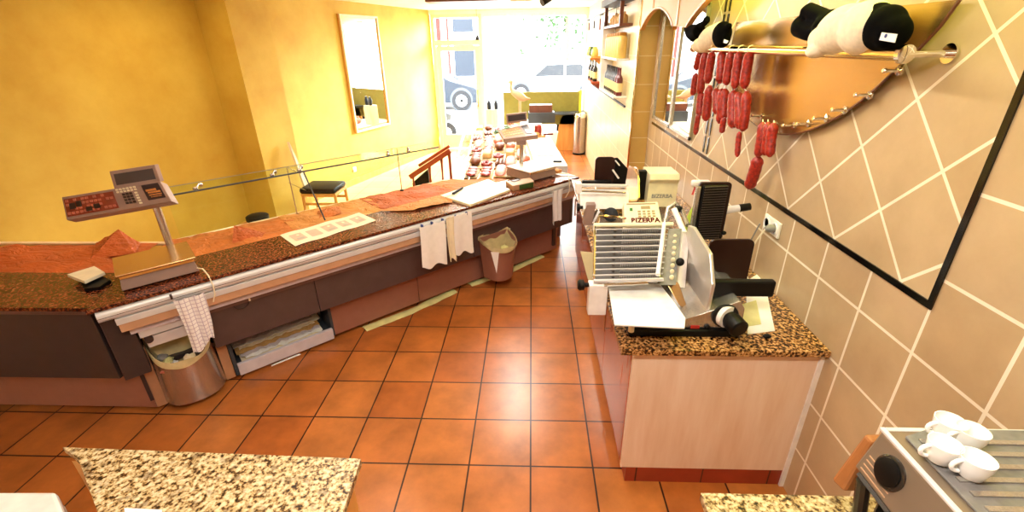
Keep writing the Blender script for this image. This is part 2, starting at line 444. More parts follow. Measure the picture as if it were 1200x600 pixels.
# ---- shop front
def frame_rect(b, x0, x1, z0, z1, w, y0, y1):
    b.box((x0, y0, z0), (x0 + w, y1, z1)); b.box((x1 - w, y0, z0), (x1, y1, z1))
    b.box((x0 + w, y0, z0), (x1 - w, y1, z0 + w)); b.box((x0 + w, y0, z1 - w), (x1 - w, y1, z1))
dx0, dx1 = -2.02, -1.00
d1 = thing('door_1', (-1.5, YF, 0), '', ''); 
for k in ('label', 'category'): del d1[k]
struct(d1)
b = MB(); b.box((dx0, YF - .04, 0), (dx0 + .07, YF + .06, 2.66)); b.box((dx1 - .07, YF - .04, 0), (dx1, YF + .06, 2.66)); b.box((dx0 + .07, YF - .04, 2.1), (dx1 - .07, YF + .06, 2.2)); b.box((dx0 + .07, YF - .04, 2.6), (dx1 - .07, YF + .06, 2.66))
b.build('door_frame', 'cream_plastic', d1)
b = MB(); frame_rect(b, dx0 + .075, dx1 - .075, .03, 2.09, .09, YF, YF + .04); b.box((dx0 + .165, YF, .12), (dx1 - .165, YF + .04, .32)); b.build('door_leaf', 'cream_plastic', d1)
MB().box((dx0 + .165, YF + .015, .32), (dx1 - .165, YF + .023, 2.0)).build('door_glass', 'glass_clear', d1)
MB().box((dx0 + .07, YF + .015, 2.2), (dx1 - .07, YF + .023, 2.6)).build('transom_glass', 'glass_clear', d1)
MB().tube([(dx1 - .13, YF - .05, .9), (dx1 - .13, YF - .05, 1.25)], .014).cyl((dx1 - .13, YF - .05, .93), (dx1 - .13, YF, .93), .008).cyl((dx1 - .13, YF - .05, 1.22), (dx1 - .13, YF, 1.22), .008).build('door_handle', 'chrome', d1)
w1 = thing('window_1', (0, YF, 0), '', '')
for k in ('label', 'category'): del w1[k]
struct(w1)
b = MB(); frame_rect(b, dx1, FX, .3, 2.66, .06, YF - .03, YF + .05); b.box((-.02, YF - .03, .36), (.03, YF + .05, 2.6)); b.build('window_frame', 'white_enamel', w1)
MB().box((dx1 + .06, YF + .01, .36), (FX - .06, YF + .018, 2.6)).build('pane', 'glass_clear', w1)
struct(MB().box((dx1, YF - .02, 0), (FX, YF + .1, .3)).box((dx0 - .1, YF - .04, 2.66), (FX, YF + .1, CZ)).build('wall_front', 'white_paint'))

# ================================================================== SERVICE COUNTER (first run, 43 degrees)
LEN = 3.86
sc = thing('service_counter', CO, 'long brown butcher service counter with steel bumper rail, running away to the right', 'counter', rz=CA)
c = MB(CM)
# granite tops are their own things; below: body
c.box((.0, -.02, .09), (.02, .04, .84)); c.box((3.62, -.02, .09), (3.66, .40, .84)); c.box((.40, .5, .09), (3.0, .9, .60))
c.build('carcass', 'taupe_dark', sc)
b = MB(CM); b.box((0.02, .0, .30), (3.70, .48, .33)); b.build('inner_shelf', 'taupe_dark', sc)
# lower reddish panels (with the gap for the drawer and the bins)
for (s0, s1) in ((1.19, 1.95), (1.955, 3.70)):
    MB(CM).box((s0, 0, .035), (s1, .03, .32), .002).build('lower_panel', 'brown_metal', sc)
MB(CM).box((3.67, .0, .035), (3.70, .40, .32)).build('end_panel', 'brown_metal', sc)
MB(CM).box((.06, .10, .0), (3.66, .4, .035)).build('plinth', 'black_rubber', sc)
for s0, s1 in ((.02, .075), (.415, .475)):
    MB(CM).box((s0, -.01, .02), (s1, .03, .46), .003).build('post', 'end_beige', sc)
MB(CM).box((.075, .30, .035), (.415, .32, .5)).build('bin_bay_back', 'dark_wood', sc)
# dark upper panels
for (s0, s1) in ((.415, 1.09), (1.093, 2.5), (2.503, 3.78)):
    MB(CM).box((s0, -.10, .335), (s1, -.02, .60), .004).build('upper_panel', 'panel_brown', sc)
MB(CM).box((3.78, -.10, .335), (3.83, .30, .80), .004).build('end_cap', 'taupe_dark', sc)
MB(CM).box((-.06, -.10, .335), (0.07, .0, .78), .004).build('end_cap', 'taupe_dark', sc)
# cutting strip (beige) and steel channels, bumper rail
MB(CM).box((.02, -.198, .686), (3.79, -.10, .737), .004).build('wooden_strip', 'rail_beige', sc)
MB(CM).box((.05, -.150, .635), (3.79, -.10, .683), .003).build('lower_trim', 'lilac', sc)
MB(CM).box((.015, -.206, .738), (3.80, -.10, .776), .003).build('channel', 'alu', sc)
MB(CM).box((.43, -.12, .60), (3.79, -.09, .636), .002).build('shadow_gap', 'taupe', sc)
b = MB(CM); pr = []
for i in range(9):
    a = -PI / 2 + PI * i / 8; pr.append((-.185 - .03 * math.cos(a), .812 + .034 * math.sin(a)))
b.prism([(-.05, d, z) for d, z in pr] + [(-.05, -.10, .846), (-.05, -.10, .778)], (LEN, 0, 0)); b.build('bumper_rail', 'alu', sc, smooth=True)
MB(CM).box((-.05, -.213, .806), (3.81, -.2145, .809)).build('rail_groove', 'taupe_dark', sc)
# bin bay rails (left)
MB(CM).box((.10, -.112, .50), (.42, -.09, .57), .003).build('bay_rail', 'alu', sc)
MB(CM).box((.08, -.13, .585), (.42, -.10, .628), .002).build('bay_rail', 'alu', sc)
MB(CM).cyl((.115, -.13, .56), (.115, -.08, .56), .022).build('knob', 'taupe_dark', sc)
# hooks under the strip
MB(CM).tube([(.62 + .045 * math.cos(a), -.115 - .005 * math.sin(a), .605 + .045 * math.sin(a)) for a in [PI + i * PI / 8 for i in range(9)]], .004, 8).build('wire_hook', 'taupe_dark', sc)
MB(CM).box((.665, -.128, .605), (.675, -.12, .67)).build('clip', 'paper_cream', sc)
MB(CM).prism([(2.86, -.105, .64), (2.98, -.105, .655), (2.91, -.105, .60)], (0, -.003, 0)).build('paper_tab', 'paper_white', sc)
for s, z in ((2.93, .50), (2.96, .40)): MB(CM).cyl((s, -.108, z), (s, -.10, z), .008, n=10).build('screw', 'white_enamel', sc)
# open drawer with flattened bags
MB(CM).box((.50, -.03, .025), (1.17, .0, .115), .003).build('drawer_front', 'lilac', sc)
MB(CM).box((.50, .0, .06), (1.17, .32, .075)).build('drawer_floor', 'slate', sc)
MB(CM).box((.48, .22, .075), (1.18, .24, .31)).build('drawer_back', 'slate', sc)
MB(CM).box((.478, -.02, .03), (.50, .3, .33)).build('drawer_side', 'slate', sc)
MB(CM).box((1.17, .0, .03), (1.19, .3, .33)).build('drawer_side', 'slate', sc)
b = MB(CM)
for i in range(26): b.box((.505 + i * .0255, .212, .10), (.517 + i * .0255, .22, .30))
b.build('grille', 'taupe_dark', sc)
# display deck + glass
dk = lambda d: .80 - .06 * (d - .2)
MB(CM).hexa([(.085, .20, .70), (3.70, .20, .70), (3.0, 1.0, .62), (.40, 1.0, .62), (.085, .20, .79), (3.70, .20, .79), (3.0, 1.0, .74), (.40, 1.0, .74)]).build('display_deck', 'steel_warm', sc)
MB(CM).hexa([(.385, .96, .02), (3.0, .96, .02), (3.0, 1.02, .02), (.405, 1.02, .02), (.385, .96, .74), (3.0, .96, .74), (3.0, 1.02, .76), (.405, 1.02, .76)]).build('front_panel', 'maple', sc)
gy0, gy1, gz = .55, .98, 1.2
p0 = CMI @ Z(200, 229, gz); p1 = CMI @ Z(514, 172.5, gz); p2 = CMI @ Z(200, 218.8, gz); p3 = CMI @ Z(500, 167.5, gz)
def lerp(a, b, t): return a + (b - a) * t
e0 = lerp(p0, p1, -.10); e1 = p1; f0 = lerp(p2, p3, -.03); f1 = p3
def slab(b, a0, a1, b1, b0, th): b.hexa([V(a0), V(a1), V(b1), V(b0)] + [V(q) + V((0, 0, th)) for q in (a0, a1, b1, b0)])
gp = MB(CM); slab(gp, e0, e1, f1, f0, .006); gp.build('top_glass', 'glass', sc)
MB(CM).tube([e0, e1], .0065, 8).build('glass_edge', 'slate', sc)
MB(CM).tube([f0, f1], .0035, 8).build('glass_edge', 'ink_grey', sc)
for t0, t1 in ((-.02, .43), (.435, .86), (.865, .995)):
    a, b_ = lerp(f0, f1, (t0 + .03) / 1.03), lerp(f0, f1, (t1 + .03) / 1.03)
    MB(CM).hexa([(a.x, a.y, .76), (b_.x, b_.y, .76), (b_.x, b_.y + .006, .76), (a.x, a.y + .006, .76), (a.x, a.y, gz), (b_.x, b_.y, gz), (b_.x, b_.y + .006, gz), (a.x, a.y + .006, gz)]).build('front_glass', 'glass', sc)
for px in (230, 320, 352, 456, 480):   # clamps between the panes
    y0 = 229 - .18 * (px - 200)
    q = CMI @ Z(px, y0, gz)
    b = MB(CM); b.ell(q + V((0, .02, .012)), (.018, .018, .014), seg=10); b.tube([q + V((0, .02, .01)), q + V((.03, .06, .03)), q + V((.05, .12, .012))], .005, 8); b.ell(q + V((.05, .12, .012)), (.014, .014, .016), seg=10)
    b.build('glass_clamp', 'steel', sc, smooth=True)
for (px, d_) in ((336, .93), (465, .93)):
    a = CMI @ Z(px, 196 if px < 400 else 174, gz)
    MB(CM).tube([(a.x, a.y, .77), (a.x, a.y, gz)], .005, 8).build('glass_post', 'steel', sc)
    MB(CM).cyl((a.x, a.y, .762), (a.x, a.y, .785), .018, n=12).build('post_foot', 'taupe_dark', sc)
a = CMI @ Z(356, 202, gz); q = CMI @ Z(381, 258, .82)
MB(CM).tube([a, q], .006, 8).build('glass_strut', 'slate', sc)
a = CMI @ Z(336, 196, gz); q = CMI @ Z(352, 203, gz - .02)
MB(CM).tube([a, q], .005, 8).build('glass_strut', 'steel', sc)
a = CMI @ Z(338, 214, 1.0); q = CMI @ Z(358, 223, 1.0)
MB(CM).tube([a, q], .003, 8).build('glass_strut', 'steel', sc)
tag(MB(CM).prism([(-.080, -.205, .846), (3.79, -.205, .846), (3.79, .22, .846), (.088, .22, .846)], (0, 0, .022), .003).build('granite_worktop', 'granite_dim', origin=CO),
    'long speckled granite ledge, reddish as if dimly lit, on the angled service counter', 'worktop')
# ---- second run, going left
sx = CO.x
s2 = thing('corner_counter', (sx - .6, CO.y, 0), 'dark brown corner counter at the left end with a red-brown kick panel', 'counter')
XL = -4.25
MB().box((XL, CO.y + .0, .03), (sx + .02, CO.y + .03, .33)).build('lower_panel', 'brown_metal', s2)
MB().box((XL, CO.y - .09, .33), (sx - .03, CO.y, .80), .004).build('upper_panel', 'taupe_dark', s2)
MB().box((XL, CO.y - .13, .80), (sx + .02, CO.y + .05, .845), .004).build('rail', 'taupe', s2)
MB().box((XL, CO.y + .05, 0), (sx, CO.y + .3, .03)).build('plinth', 'black_rubber', s2)
MB().hexa([(XL, CO.y + .2, .60), (sx - .081, CO.y + .2, .60), (sx - .396, CO.y + 1.0, .60), (XL, CO.y + 1.0, .60), (XL, CO.y + .2, .79), (sx - .081, CO.y + .2, .79), (sx - .396, CO.y + 1.0, .74), (XL, CO.y + 1.0, .74)]).build('display_deck', 'steel_warm', s2)
MB().box((XL, CO.y + .98, .02), (sx - .40, CO.y + 1.02, .75)).build('front_panel', 'maple', s2)
tag(MB().prism([(XL, CO.y - .17, .846), (sx + .066, CO.y - .17, .846), (sx - .10, CO.y + .25, .846), (XL, CO.y + .25, .846)], (0, 0, .022), .003).build('granite_worktop', 'granite_dim', origin=(sx - 1, CO.y, .846)),
    'short granite ledge on the corner counter at the left edge', 'worktop')

# ---- orange butcher paper sheets
def paper(pts, z, mat, label, wav=.012, name='butcher_paper', th=.0025, frame=None, grp='orange butcher paper on the display deck', nu=16, nv=10, seed=0, cat='paper', lift=0):
    A_, B_, C_, D_ = [V(q) for q in pts]
    def fn(u, v):
        p = A_.lerp(B_, u).lerp(D_.lerp(C_, u), v)
        n = noise.noise(V((p.x * 4 + seed, p.y * 4, seed * .7))) + .5 * noise.noise(V((p.x * 11, p.y * 11, seed)))
        return p + V((0, 0, abs(n) * wav + wav * .15))
    o = MB(frame).sheet(fn, nu, nv, th).build(name, mat, origin=(frame or Matrix.Identity(4)) @ ((A_ + C_) / 2), smooth=True)
    tag(o, label, cat, grp); return o
def dz(d): return .868 if d < .22 else .79 - (d - .22) * .065 + .012
def pd4(*sds): return [V((s, d, dz(d) + .004)) for s, d in sds]
paper(pd4((.41, .99), (.70, .98), (.60, .25), (.11, .25)), 0, 'butcher_paper', 'orange butcher paper sheet lying on the deck behind the left scale', .03, frame=CM, seed=1)
paper(pd4((.66, .98), (1.28, .99), (1.22, .25), (.58, .25)), 0, 'butcher_paper', 'orange butcher paper sheet between the left scale and the striped sheet of slips', .02, frame=CM, seed=2)
paper(pd4((1.2, .99), (2.02, .99), (1.95, .27), (1.16, .25)), 0, 'butcher_paper_pale', 'paler orange paper sheet behind the sheet of slips, under the glass strut', .03, frame=CM, seed=3)
paper([V((1.78, .20, .875)), V((2.5, .22, .875)), V((2.36, -.02, .871)), V((2.0, .02, .871))], 0, 'butcher_paper_pale', 'orange paper sheet lapping onto the granite left of the cutting board', .02, frame=CM, seed=8)
paper(pd4((1.95, .99), (2.75, .98), (2.7, .3), (1.9, .3)), 0, 'butcher_paper_dark', 'deep orange paper sheet on the deck near the wooden stair rail', .03, frame=CM, seed=4)
paper(pd4((2.7, .97), (3.0, .95), (3.45, .26), (2.66, .26)), 0, 'butcher_paper', 'orange paper sheet behind the cutting board and the far scale', .02, frame=CM, seed=5)
paper([V((-4.2, 3.0, .765)), V((sx - .42, 3.12, .765)), V((sx - .13, 2.45, .80)), V((-4.2, 2.45, .80))], 0, 'butcher_paper_dark', 'dark orange paper sheet on the corner counter deck at the left edge', .05, seed=6)
# crumpled peaks
b = MB(); a = Z(118, 312, .80); 
pk = [Z(100, 300, .80), Z(157, 292, .80), Z(128, 268, .80) + V((0, 0, .0))]
def tent(pts, apex, mat, label, seed):
    c0 = sum((V(q) for q in pts), V()) / len(pts); bb = MB()
    n = len(pts)
    def fn(u, v):
        i = u * n; k = int(i) % n; f = i - int(i)
        r = V(pts[k]).lerp(V(pts[(k + 1) % n]), f); q = r.lerp(V(apex), v ** 1.3)
        return q + V((0, 0, .012 * noise.noise(q * 18 + V((seed, 0, 0)))))
    o = bb.sheet(fn, n * 4, 6, .002).build('butcher_paper', mat, origin=c0); return tag(o, label, 'paper', 'orange butcher paper on the display deck')
tent([Z(105, 305, .80), Z(158, 296, .80), Z(165, 285, .79), Z(112, 284, .79)], Z(139, 269, .90), 'butcher_paper_dark', 'crumpled peak of orange paper left of the scale pole', 1)
tent([Z(272, 287, .80), Z(305, 281, .80), Z(312, 272, .79), Z(276, 272, .79)], Z(274, 264, .86), 'butcher_paper_dark', 'crumpled orange paper tuft standing between left scale and the sheet of slips', 2)
tent([Z(372, 258, .80), Z(400, 250, .80), Z(398, 242, .79), Z(372, 248, .79)], Z(384, 243, .83), 'butcher_paper', 'small crumpled orange paper fold behind the sheet of slips', 3)

# ---- things on the ledge
GZ = .868
def cfp(s, d, z): return cf(s, d, z)
# sheet of slips with faded prints
ssx = [CMI @ Z(*q, GZ) for q in ((328, 276), (346, 289), (441, 259), (421, 250))]
b = MB(CM)
def fn(u, v):
    p = V(ssx[1]).lerp(V(ssx[2]), u).lerp(V(ssx[0]).lerp(V(ssx[3]), u), v); return p + V((0, 0, .004 + .003 * math.sin(u * 14)))
slp = b.sheet(fn, 24, 4, .002).build('slip_sheet', 'paper_cream', origin=cf(1.3, .05, GZ)); tag(slp, 'long cream sheet of faded printed slips on the granite ledge', 'paper')
sl = thing('price_slips', cf(1.3, .05, GZ + .006), 'row of faded red and grey printed slips lying on the cream sheet', 'paper')
bpy.data.objects.remove(sl)
for i in range(5):
    u0 = .06 + i * .185
    for k, (v0, v1, m_) in enumerate(((.25, .75, 'slip_print'), (.3, .42, 'slip_grey'), (.55, .66, 'paper_cream'))):
        a = fn(u0 + .03 * k, v0); c_ = fn(u0 + .13 - .02 * k, v1); a2_ = fn(u0 + .13 - .02 * k, v0); c2_ = fn(u0 + .03 * k, v1)
        up_ = V((0, 0, .0012 + .0004 * k))
        o = MB(CM).prism([a + up_, a2_ + up_, c_ + up_, c2_ + up_], (0, 0, .0004)).build('printed_slip', m_)
        o.parent = slp; o.data.transform(Matrix.Translation(-slp.location))
# weighing scales
def make_scale(th, s0, s1, d0, d1, ps, pdd, ztop, con, lit):
    H = .095
    MB(CM).hexa([(s0, d0, GZ + .012), (s1, d0, GZ + .012), (s1, d1, GZ + .012), (s0, d1, GZ + .012), (s0 + .012, d0 + .012, GZ + H), (s1 - .012, d0 + .012, GZ + H), (s1 - .012, d1, GZ + H), (s0 + .012, d1, GZ + H)], .004).build('base', 'scale_grey', th)
    for a in (s0 + .04, s1 - .04):
        for q in (d0 + .04, d1 - .04): MB(CM).cyl((a, q, GZ), (a, q, GZ + .014), .016, n=12).build('foot', 'black_rubber', th)
    MB(CM).box((s0 - .004, d0 - .006, GZ + H + .002), (s1 + .004, d1, GZ + H + .014), .004).build('platter', lit, th)
    MB(CM).box((s0 + .01, d0 - .0065, GZ + H - .012), (s1 - .01, d0 + .012, GZ + H + .002)).build('platter_lip', 'chrome', th)
    MB(CM).tube([(ps, pdd, GZ + .03), (ps, pdd, ztop)], .021, 16).build('pole', 'steel', th, smooth=True)
sa = thing('weighing_scale', cf(.27, .08, GZ), 'grey scale with a red keyed console at the left end of the ledge', 'scale', 'shop scales on the service counter', rz=CA)
make_scale(sa, .085, .462, -.085, .24, .375, .265, 1.235, None, 'steel_warm')
# console of the left scale: tilted slab facing the seller, from px 100..202
def console(th, A_, B_, C_, D_, thick, keysets, disp):
    """A,B,C,D = top-left, top-right, bottom-right, bottom-left of the key face (world)"""
    A_, B_, C_, D_ = [V(q) for q in (A_, B_, C_, D_)]
    n = (B_ - A_).cross(D_ - A_).normalized()
    if n.dot(CAM - A_) < 0: n = -n
    MB().hexa([A_ - n * thick, B_ - n * thick, C_ - n * thick, D_ - n * thick, A_, B_, C_, D_], .004).build('console', 'scale_grey', th)
    def P(u, v, h=0): return A_.lerp(B_, u).lerp(D_.lerp(C_, u), v) + n * h
    def patch(name, u0, v0, u1, v1, h, m_, par=th): return MB().hexa([P(u0, v0, 0), P(u1, v0, 0), P(u1, v1, 0), P(u0, v1, 0), P(u0, v0, h), P(u1, v0, h), P(u1, v1, h), P(u0, v1, h)]).build(name, m_, par)
    return P, patch
Yc = 2.50
A_, B_, C_, D_ = Y(72, 231, Yc + .09), Y(187, 212, Yc + .09), Y(201, 236, Yc), Y(78, 258, Yc)
P, patch = console(sa, A_, B_, C_, D_, .055, None, None)
patch('keypad', .02, .12, .52, .88, .002, 'screen_red')
b = MB()
for r in range(4):
    for k in range(12):
        if random.random() < .25: continue
        u, v = .035 + k * .04, .17 + r * .18; h0, h1 = .002, .006
        b.hexa([P(u, v, h0), P(u + .028, v, h0), P(u + .028, v + .1, h0), P(u, v + .1, h0), P(u, v, h1), P(u + .028, v, h1), P(u + .028, v + .1, h1), P(u, v + .1, h1)])
b.build('article_keys', 'meat_pink', sa)
b = MB()
for (u0, v0, u1, v1) in ((.07, .35, .13, .6), (.14, .3, .19, .55), (.3, .55, .36, .75), (.22, .62, .28, .8)):
    b.hexa([P(u0, v0, .006), P(u1, v0, .006), P(u1, v1, .006), P(u0, v1, .006), P(u0, v0, .008), P(u1, v0, .008), P(u1, v1, .008), P(u0, v1, .008)])
b.build('article_keys_dark', 'key_dark', sa)
b = MB()
for r in range(4):
    for k in range(3):
        u, v = .60 + k * .035, .3 + r * .13
        b.hexa([P(u, v, 0), P(u + .025, v, 0), P(u + .025, v + .09, 0), P(u, v + .09, 0), P(u, v, .005), P(u + .025, v, .005), P(u + .025, v + .09, .005), P(u, v + .09, .005)])
b.build('number_keys', 'key_dark', sa)
b = MB()
for i in range(6):
    for v in (.06, .17): 
        u = .555 + i * .035; b.hexa([P(u, v, 0), P(u + .022, v, 0), P(u + .022, v + .07, 0), P(u, v + .07, 0), P(u, v, .005), P(u + .022, v, .005), P(u + .022, v + .07, .005), P(u, v + .07, .005)])
for i in range(5):
    u = .72; v = .32 + .12 * i; b.hexa([P(u, v, 0), P(u + .025, v, 0), P(u + .025, v + .07, 0), P(u, v + .07, 0), P(u, v, .005), P(u + .025, v, .005), P(u + .025, v + .07, .005), P(u, v + .07, .005)])
b.build('function_keys', 'paper_cream', sa)
patch('display', .81, .08, .975, .78, .003, 'scale_dark')
b = MB()
for v0, v1, u0, u1 in ((.30, .40, .83, .93), (.42, .5, .84, .96), (.55, .6, .84, .96), (.65, .68, .85, .95)):
    b.hexa([P(u0, v0, .003), P(u1, v0, .003), P(u1, v1, .003), P(u0, v1, .003), P(u0, v0, .004), P(u1, v0, .004), P(u1, v1, .004), P(u0, v1, .004)])
b.build('display_figures', 'butcher_paper_pale', sa)
A2, B2, C2, D2 = Y(128, 201, Yc + .10), Y(181, 193, Yc + .10), Y(188, 213, Yc + .09), Y(134, 222, Yc + .09)
def screen(th, A2, B2, C2, D2, thick, m1='scale_dark'):
    n = (V(B2) - V(A2)).cross(V(D2) - V(A2)).normalized()
    if n.dot(CAM - V(A2)) < 0: n = -n
    A2, B2, C2, D2 = map(V, (A2, B2, C2, D2))
    o = MB().hexa([A2 - n * thick, B2 - n * thick, C2 - n * thick, D2 - n * thick, A2, B2, C2, D2], .003).build('customer_display', 'scale_grey', th)
    Q = lambda u, v, h: A2.lerp(B2, u).lerp(D2.lerp(C2, u), v) + n * h
    MB().hexa([Q(.08, .18, 0), Q(.93, .18, 0), Q(.93, .8, 0), Q(.08, .8, 0), Q(.08, .18, .002), Q(.93, .18, .002), Q(.93, .8, .002), Q(.08, .8, .002)]).build('screen', m1, o)
screen(sa, A2, B2, C2, D2, .03)
MB().hexa([Y(170, 244, Yc + .02), Y(197, 240, Yc + .02), Y(197, 240, Yc + .1), Y(170, 244, Yc + .1), Y(172, 236, Yc + .02), Y(198, 232, Yc + .02), Y(198, 232, Yc + .1), Y(172, 236, Yc + .1)]).build('console_bracket', 'scale_grey', sa)
# far scale
sb_ = thing('weighing_scale', cf(3.45, .1, GZ), 'second grey shop scale, near the far end of the ledge, with a white platter', 'scale', 'shop scales on the service counter', rz=CA)
make_scale(sb_, 3.27, 3.64, -.02, .33, 3.46, .31, 1.20, None, 'white_enamel')
Pp = cf(3.46, .31, 1.2); Yc = Pp.y
A_, B_, C_, D_ = Y(584, 153, Yc + .12), Y(618, 145, Yc + .12), Y(630, 158, Yc - .06), Y(590, 163, Yc - .06)
P, patch = console(sb_, A_, B_, C_, D_, .05, None, None)
patch('keypad', .06, .1, .68, .9, .002, 'end_beige'); patch('display', .75, .1, .95, .8, .003, 'scale_dark')
b = MB()
for r in range(3):
    for k in range(7):
        u, v = .1 + k * .08, .2 + r * .22
        b.hexa([P(u, v, .002), P(u + .05, v, .002), P(u + .05, v + .12, .002), P(u, v + .12, .002), P(u, v, .006), P(u + .05, v, .006), P(u + .05, v + .12, .006), P(u, v + .12, .006)])
b.build('article_keys', 'meat_cream', sb_)
A2, B2, C2, D2 = Y(593, 134, Yc + .13), Y(617, 131, Yc + .13), Y(618, 142, Yc + .12), Y(594, 145, Yc + .12)
screen(sb_, A2, B2, C2, D2, .06)
MB().box((Pp.x - .05, Pp.y - .03, 1.17), (Pp.x + .05, Pp.y + .06, 1.215), .004).build('console_bracket', 'scale_grey', sb_)
# cutting board + knife
bd = [CMI @ Z(*q, GZ + .02) for q in ((516, 229), (551, 240), (598, 222), (572, 210))]
o = MB(CM).prism([(p.x, p.y, GZ) for p in bd], (0, 0, .022), .003).build('cutting_board', 'cream_plastic', origin=cf(2.7, 0, GZ)); tag(o, 'cream cutting board on the ledge left of the far scale', 'cutting board')
kn = thing('knife', cf(2.7, .1, GZ + .022), 'short knife with a black handle lying on the cutting board', 'knife', rz=CA)
ka, kb_, kc = CMI @ Z(531, 227, GZ + .03), CMI @ Z(542, 220, GZ + .03), CMI @ Z(519, 231, GZ + .03)
MB(CM).tube([ka, kb_], [.013, .010], 10).build('handle', 'black_plastic', kn, smooth=True)
MB(CM).prism([ka + V((0, .008, -.004)), ka + V((0, -.008, -.004)), kc + V((.01, -.006, -.004)), kc + V((0, 0, -.004))], (0, 0, .002)).build('blade', 'chrome', kn)
# card terminal next to the far scale
tt = thing('label_printer', cf(3.2, -.08, GZ), 'small grey printer box with a green end beside the far scale', 'printer', rz=CA)
MB(CM).hexa([(2.97, -.115, GZ), (3.20, -.16, GZ), (3.26, -.04, GZ), (3.03, .06, GZ), (2.97, -.115, GZ + .05), (3.20, -.16, GZ + .06), (3.26, -.04, GZ + .06), (3.03, .06, GZ + .05)], .004).build('housing', 'end_beige', tt)
MB(CM).hexa([(3.035, -.135, GZ + .006), (3.185, -.165, GZ + .006), (3.187, -.155, GZ + .006), (3.04, -.125, GZ + .006), (3.035, -.138, GZ + .05), (3.185, -.168, GZ + .055), (3.187, -.155, GZ + .055), (3.04, -.125, GZ + .05)]).build('end_panel', 'herb_green', tt)
MB(CM).box((3.06, -.03, GZ + .053), (3.15, .02, GZ + .058)).build('slot', 'taupe_dark', tt)
# black pad & box at left end
lb = Z(112, 328, GZ); 
o = MB().prism([Z(92, 327, GZ), Z(100, 342, GZ), Z(118, 340, GZ), Z(131, 331, GZ), Z(120, 326, GZ)], (0, 0, .02), .003).build('receipt_tray', 'black_plastic', origin=lb); tag(o, 'flat black tray on the granite at the left edge', 'tray')
o = MB().prism([Z(80, 325, GZ + .03), Z(100, 333, GZ + .03), Z(124, 322, GZ + .03), Z(112, 315, GZ + .03)], (0, 0, .02), .003).build('note_pad', 'paper_cream', origin=lb + V((0, 0, .03))); tag(o, 'cream note pad lying on the flat black tray at the left', 'note pad')
MB().prism([Z(88, 325, GZ + .02), Z(100, 332, GZ + .02), Z(120, 323, GZ + .02), Z(110, 317, GZ + .02)], (0, 0, .01)).build('cardboard_back', 'dark_wood', None)
for ob in (bpy.data.objects['cardboard_back'],):
    ob.parent = o; ob.data.transform(Matrix.Translation(-o.location))
# odds at the far end of the ledge
o = MB(CM).prism([(3.68, -.06, GZ), (3.775, -.17, GZ), (3.79, -.02, GZ), (3.785, .12, GZ), (3.68, .10, GZ)], (0, 0, .006)).build('label_sheet', 'paper_white', origin=cf(3.72, 0, GZ)); tag(o, 'small white sheet at the far tip of the ledge', 'paper')
o = MB(CM).box((3.70, .02, GZ + .006), (3.77, .10, GZ + .04), .008).build('tape_dispenser', 'butcher_paper_pale', origin=cf(3.73, .06, GZ + .006)); tag(o, 'small brown tape dispenser at the far end of the ledge', 'tape')
# cable loops
o = MB(CM).tube([(.455, -.08, .90), (.478, -.13, .905), (.49, -.19, .88), (.495, -.226, .83), (.49, -.232, .77), (.47, -.225, .72)], .004, 8).build('scale_cable', 'paper_cream', origin=cf(.47, -.1, .9), smooth=True); tag(o, 'thin pale cable hanging over the rail beside the chequered towel', 'cable')
o = MB(CM).tube([(3.65, -.05, .90), (3.70, -.12, .905), (3.64, -.20, .88), (3.62, -.228, .82), (3.62, -.23, .76), (3.57, -.225, .7)], .005, 8).build('scale_cable', 'paper_cream', origin=cf(3.65, -.1, .9), smooth=True); tag(o, 'grey cable hanging over the rail at the far end', 'cable')

# ---- towels
def towel(name, s0, s1, ztop, zl, zr, d, label, folds=3, mat='cotton', amp=.014, seed=0, narrow=0, cat='towel'):
    def fn(u, v):
        top = ztop + .004 * math.sin(u * 20 + seed); bot = zl + (zr - zl) * u + .015 * math.sin(u * 9 + seed)
        m = .5 * (s0 + s1); s = s0 + (s1 - s0) * u; s = s + (m - s) * narrow * v
        return V((s + .01 * v * math.sin(seed + v * 3), d + amp * (1 - v * .2) * math.sin(u * folds * 2 * PI + seed + v * .8) * (.35 + v) - .008, top + (bot - top) * v))
    o = MB(CM).sheet(fn, 28, 14, .003).build(name, mat, origin=cf(s0, d, ztop), smooth=True); return tag(o, label, cat, None)
def check_mat():
    t = NT('checked_cotton'); tc = t.n('ShaderNodeTexCoord'); mp = t.n('ShaderNodeMapping'); mp.inputs['Rotation'].default_value = (0, 0, -CA); t.l(tc.outputs['Object'], mp.inputs[0])
    sx = t.n('ShaderNodeSeparateXYZ'); t.l(mp.outputs[0], sx.inputs[0]); acc = None
    for k in (0, 2):
        m = t.n('ShaderNodeMath', operation='PINGPONG'); m.inputs[1].default_value = .0125; t.l(sx.outputs[k], m.inputs[0])
        g = t.n('ShaderNodeMath', operation='LESS_THAN'); g.inputs[1].default_value = .0018; t.l(m.outputs[0], g.inputs[0])
        if acc is None: acc = g.outputs[0]
        else:
            x = t.n('ShaderNodeMath', operation='MAXIMUM'); t.l(acc, x.inputs[0]); t.l(g.outputs[0], x.inputs[1]); acc = x.outputs[0]
    t.set(col=t.mix(acc, '#f6f3f3', '#c3b6c6'), rough=.9); MATS['checked'] = t.m
check_mat()
towel('dish_towel', .285, .44, .80, .42, .50, -.232, 'white chequered towel hanging from the rail over the left waste bin', 2.2, 'checked', .012, 1, .2)
towel('dish_towel', 1.90, 2.13, .825, .47, .455, -.232, 'white towel on the rail, left one of the pair in the middle', 1.5, 'cotton', .006, 2)
towel('dish_towel', 2.14, 2.22, .845, .47, .45, -.236, 'narrow cream folded cloth hanging between the two middle towels', 1.5, 'paper_cream', .012, 4)
towel('dish_towel', 2.21, 2.40, .84, .50, .475, -.230, 'white towel on the rail, right one of the pair in the middle', 1.2, 'cotton', .006, 3)
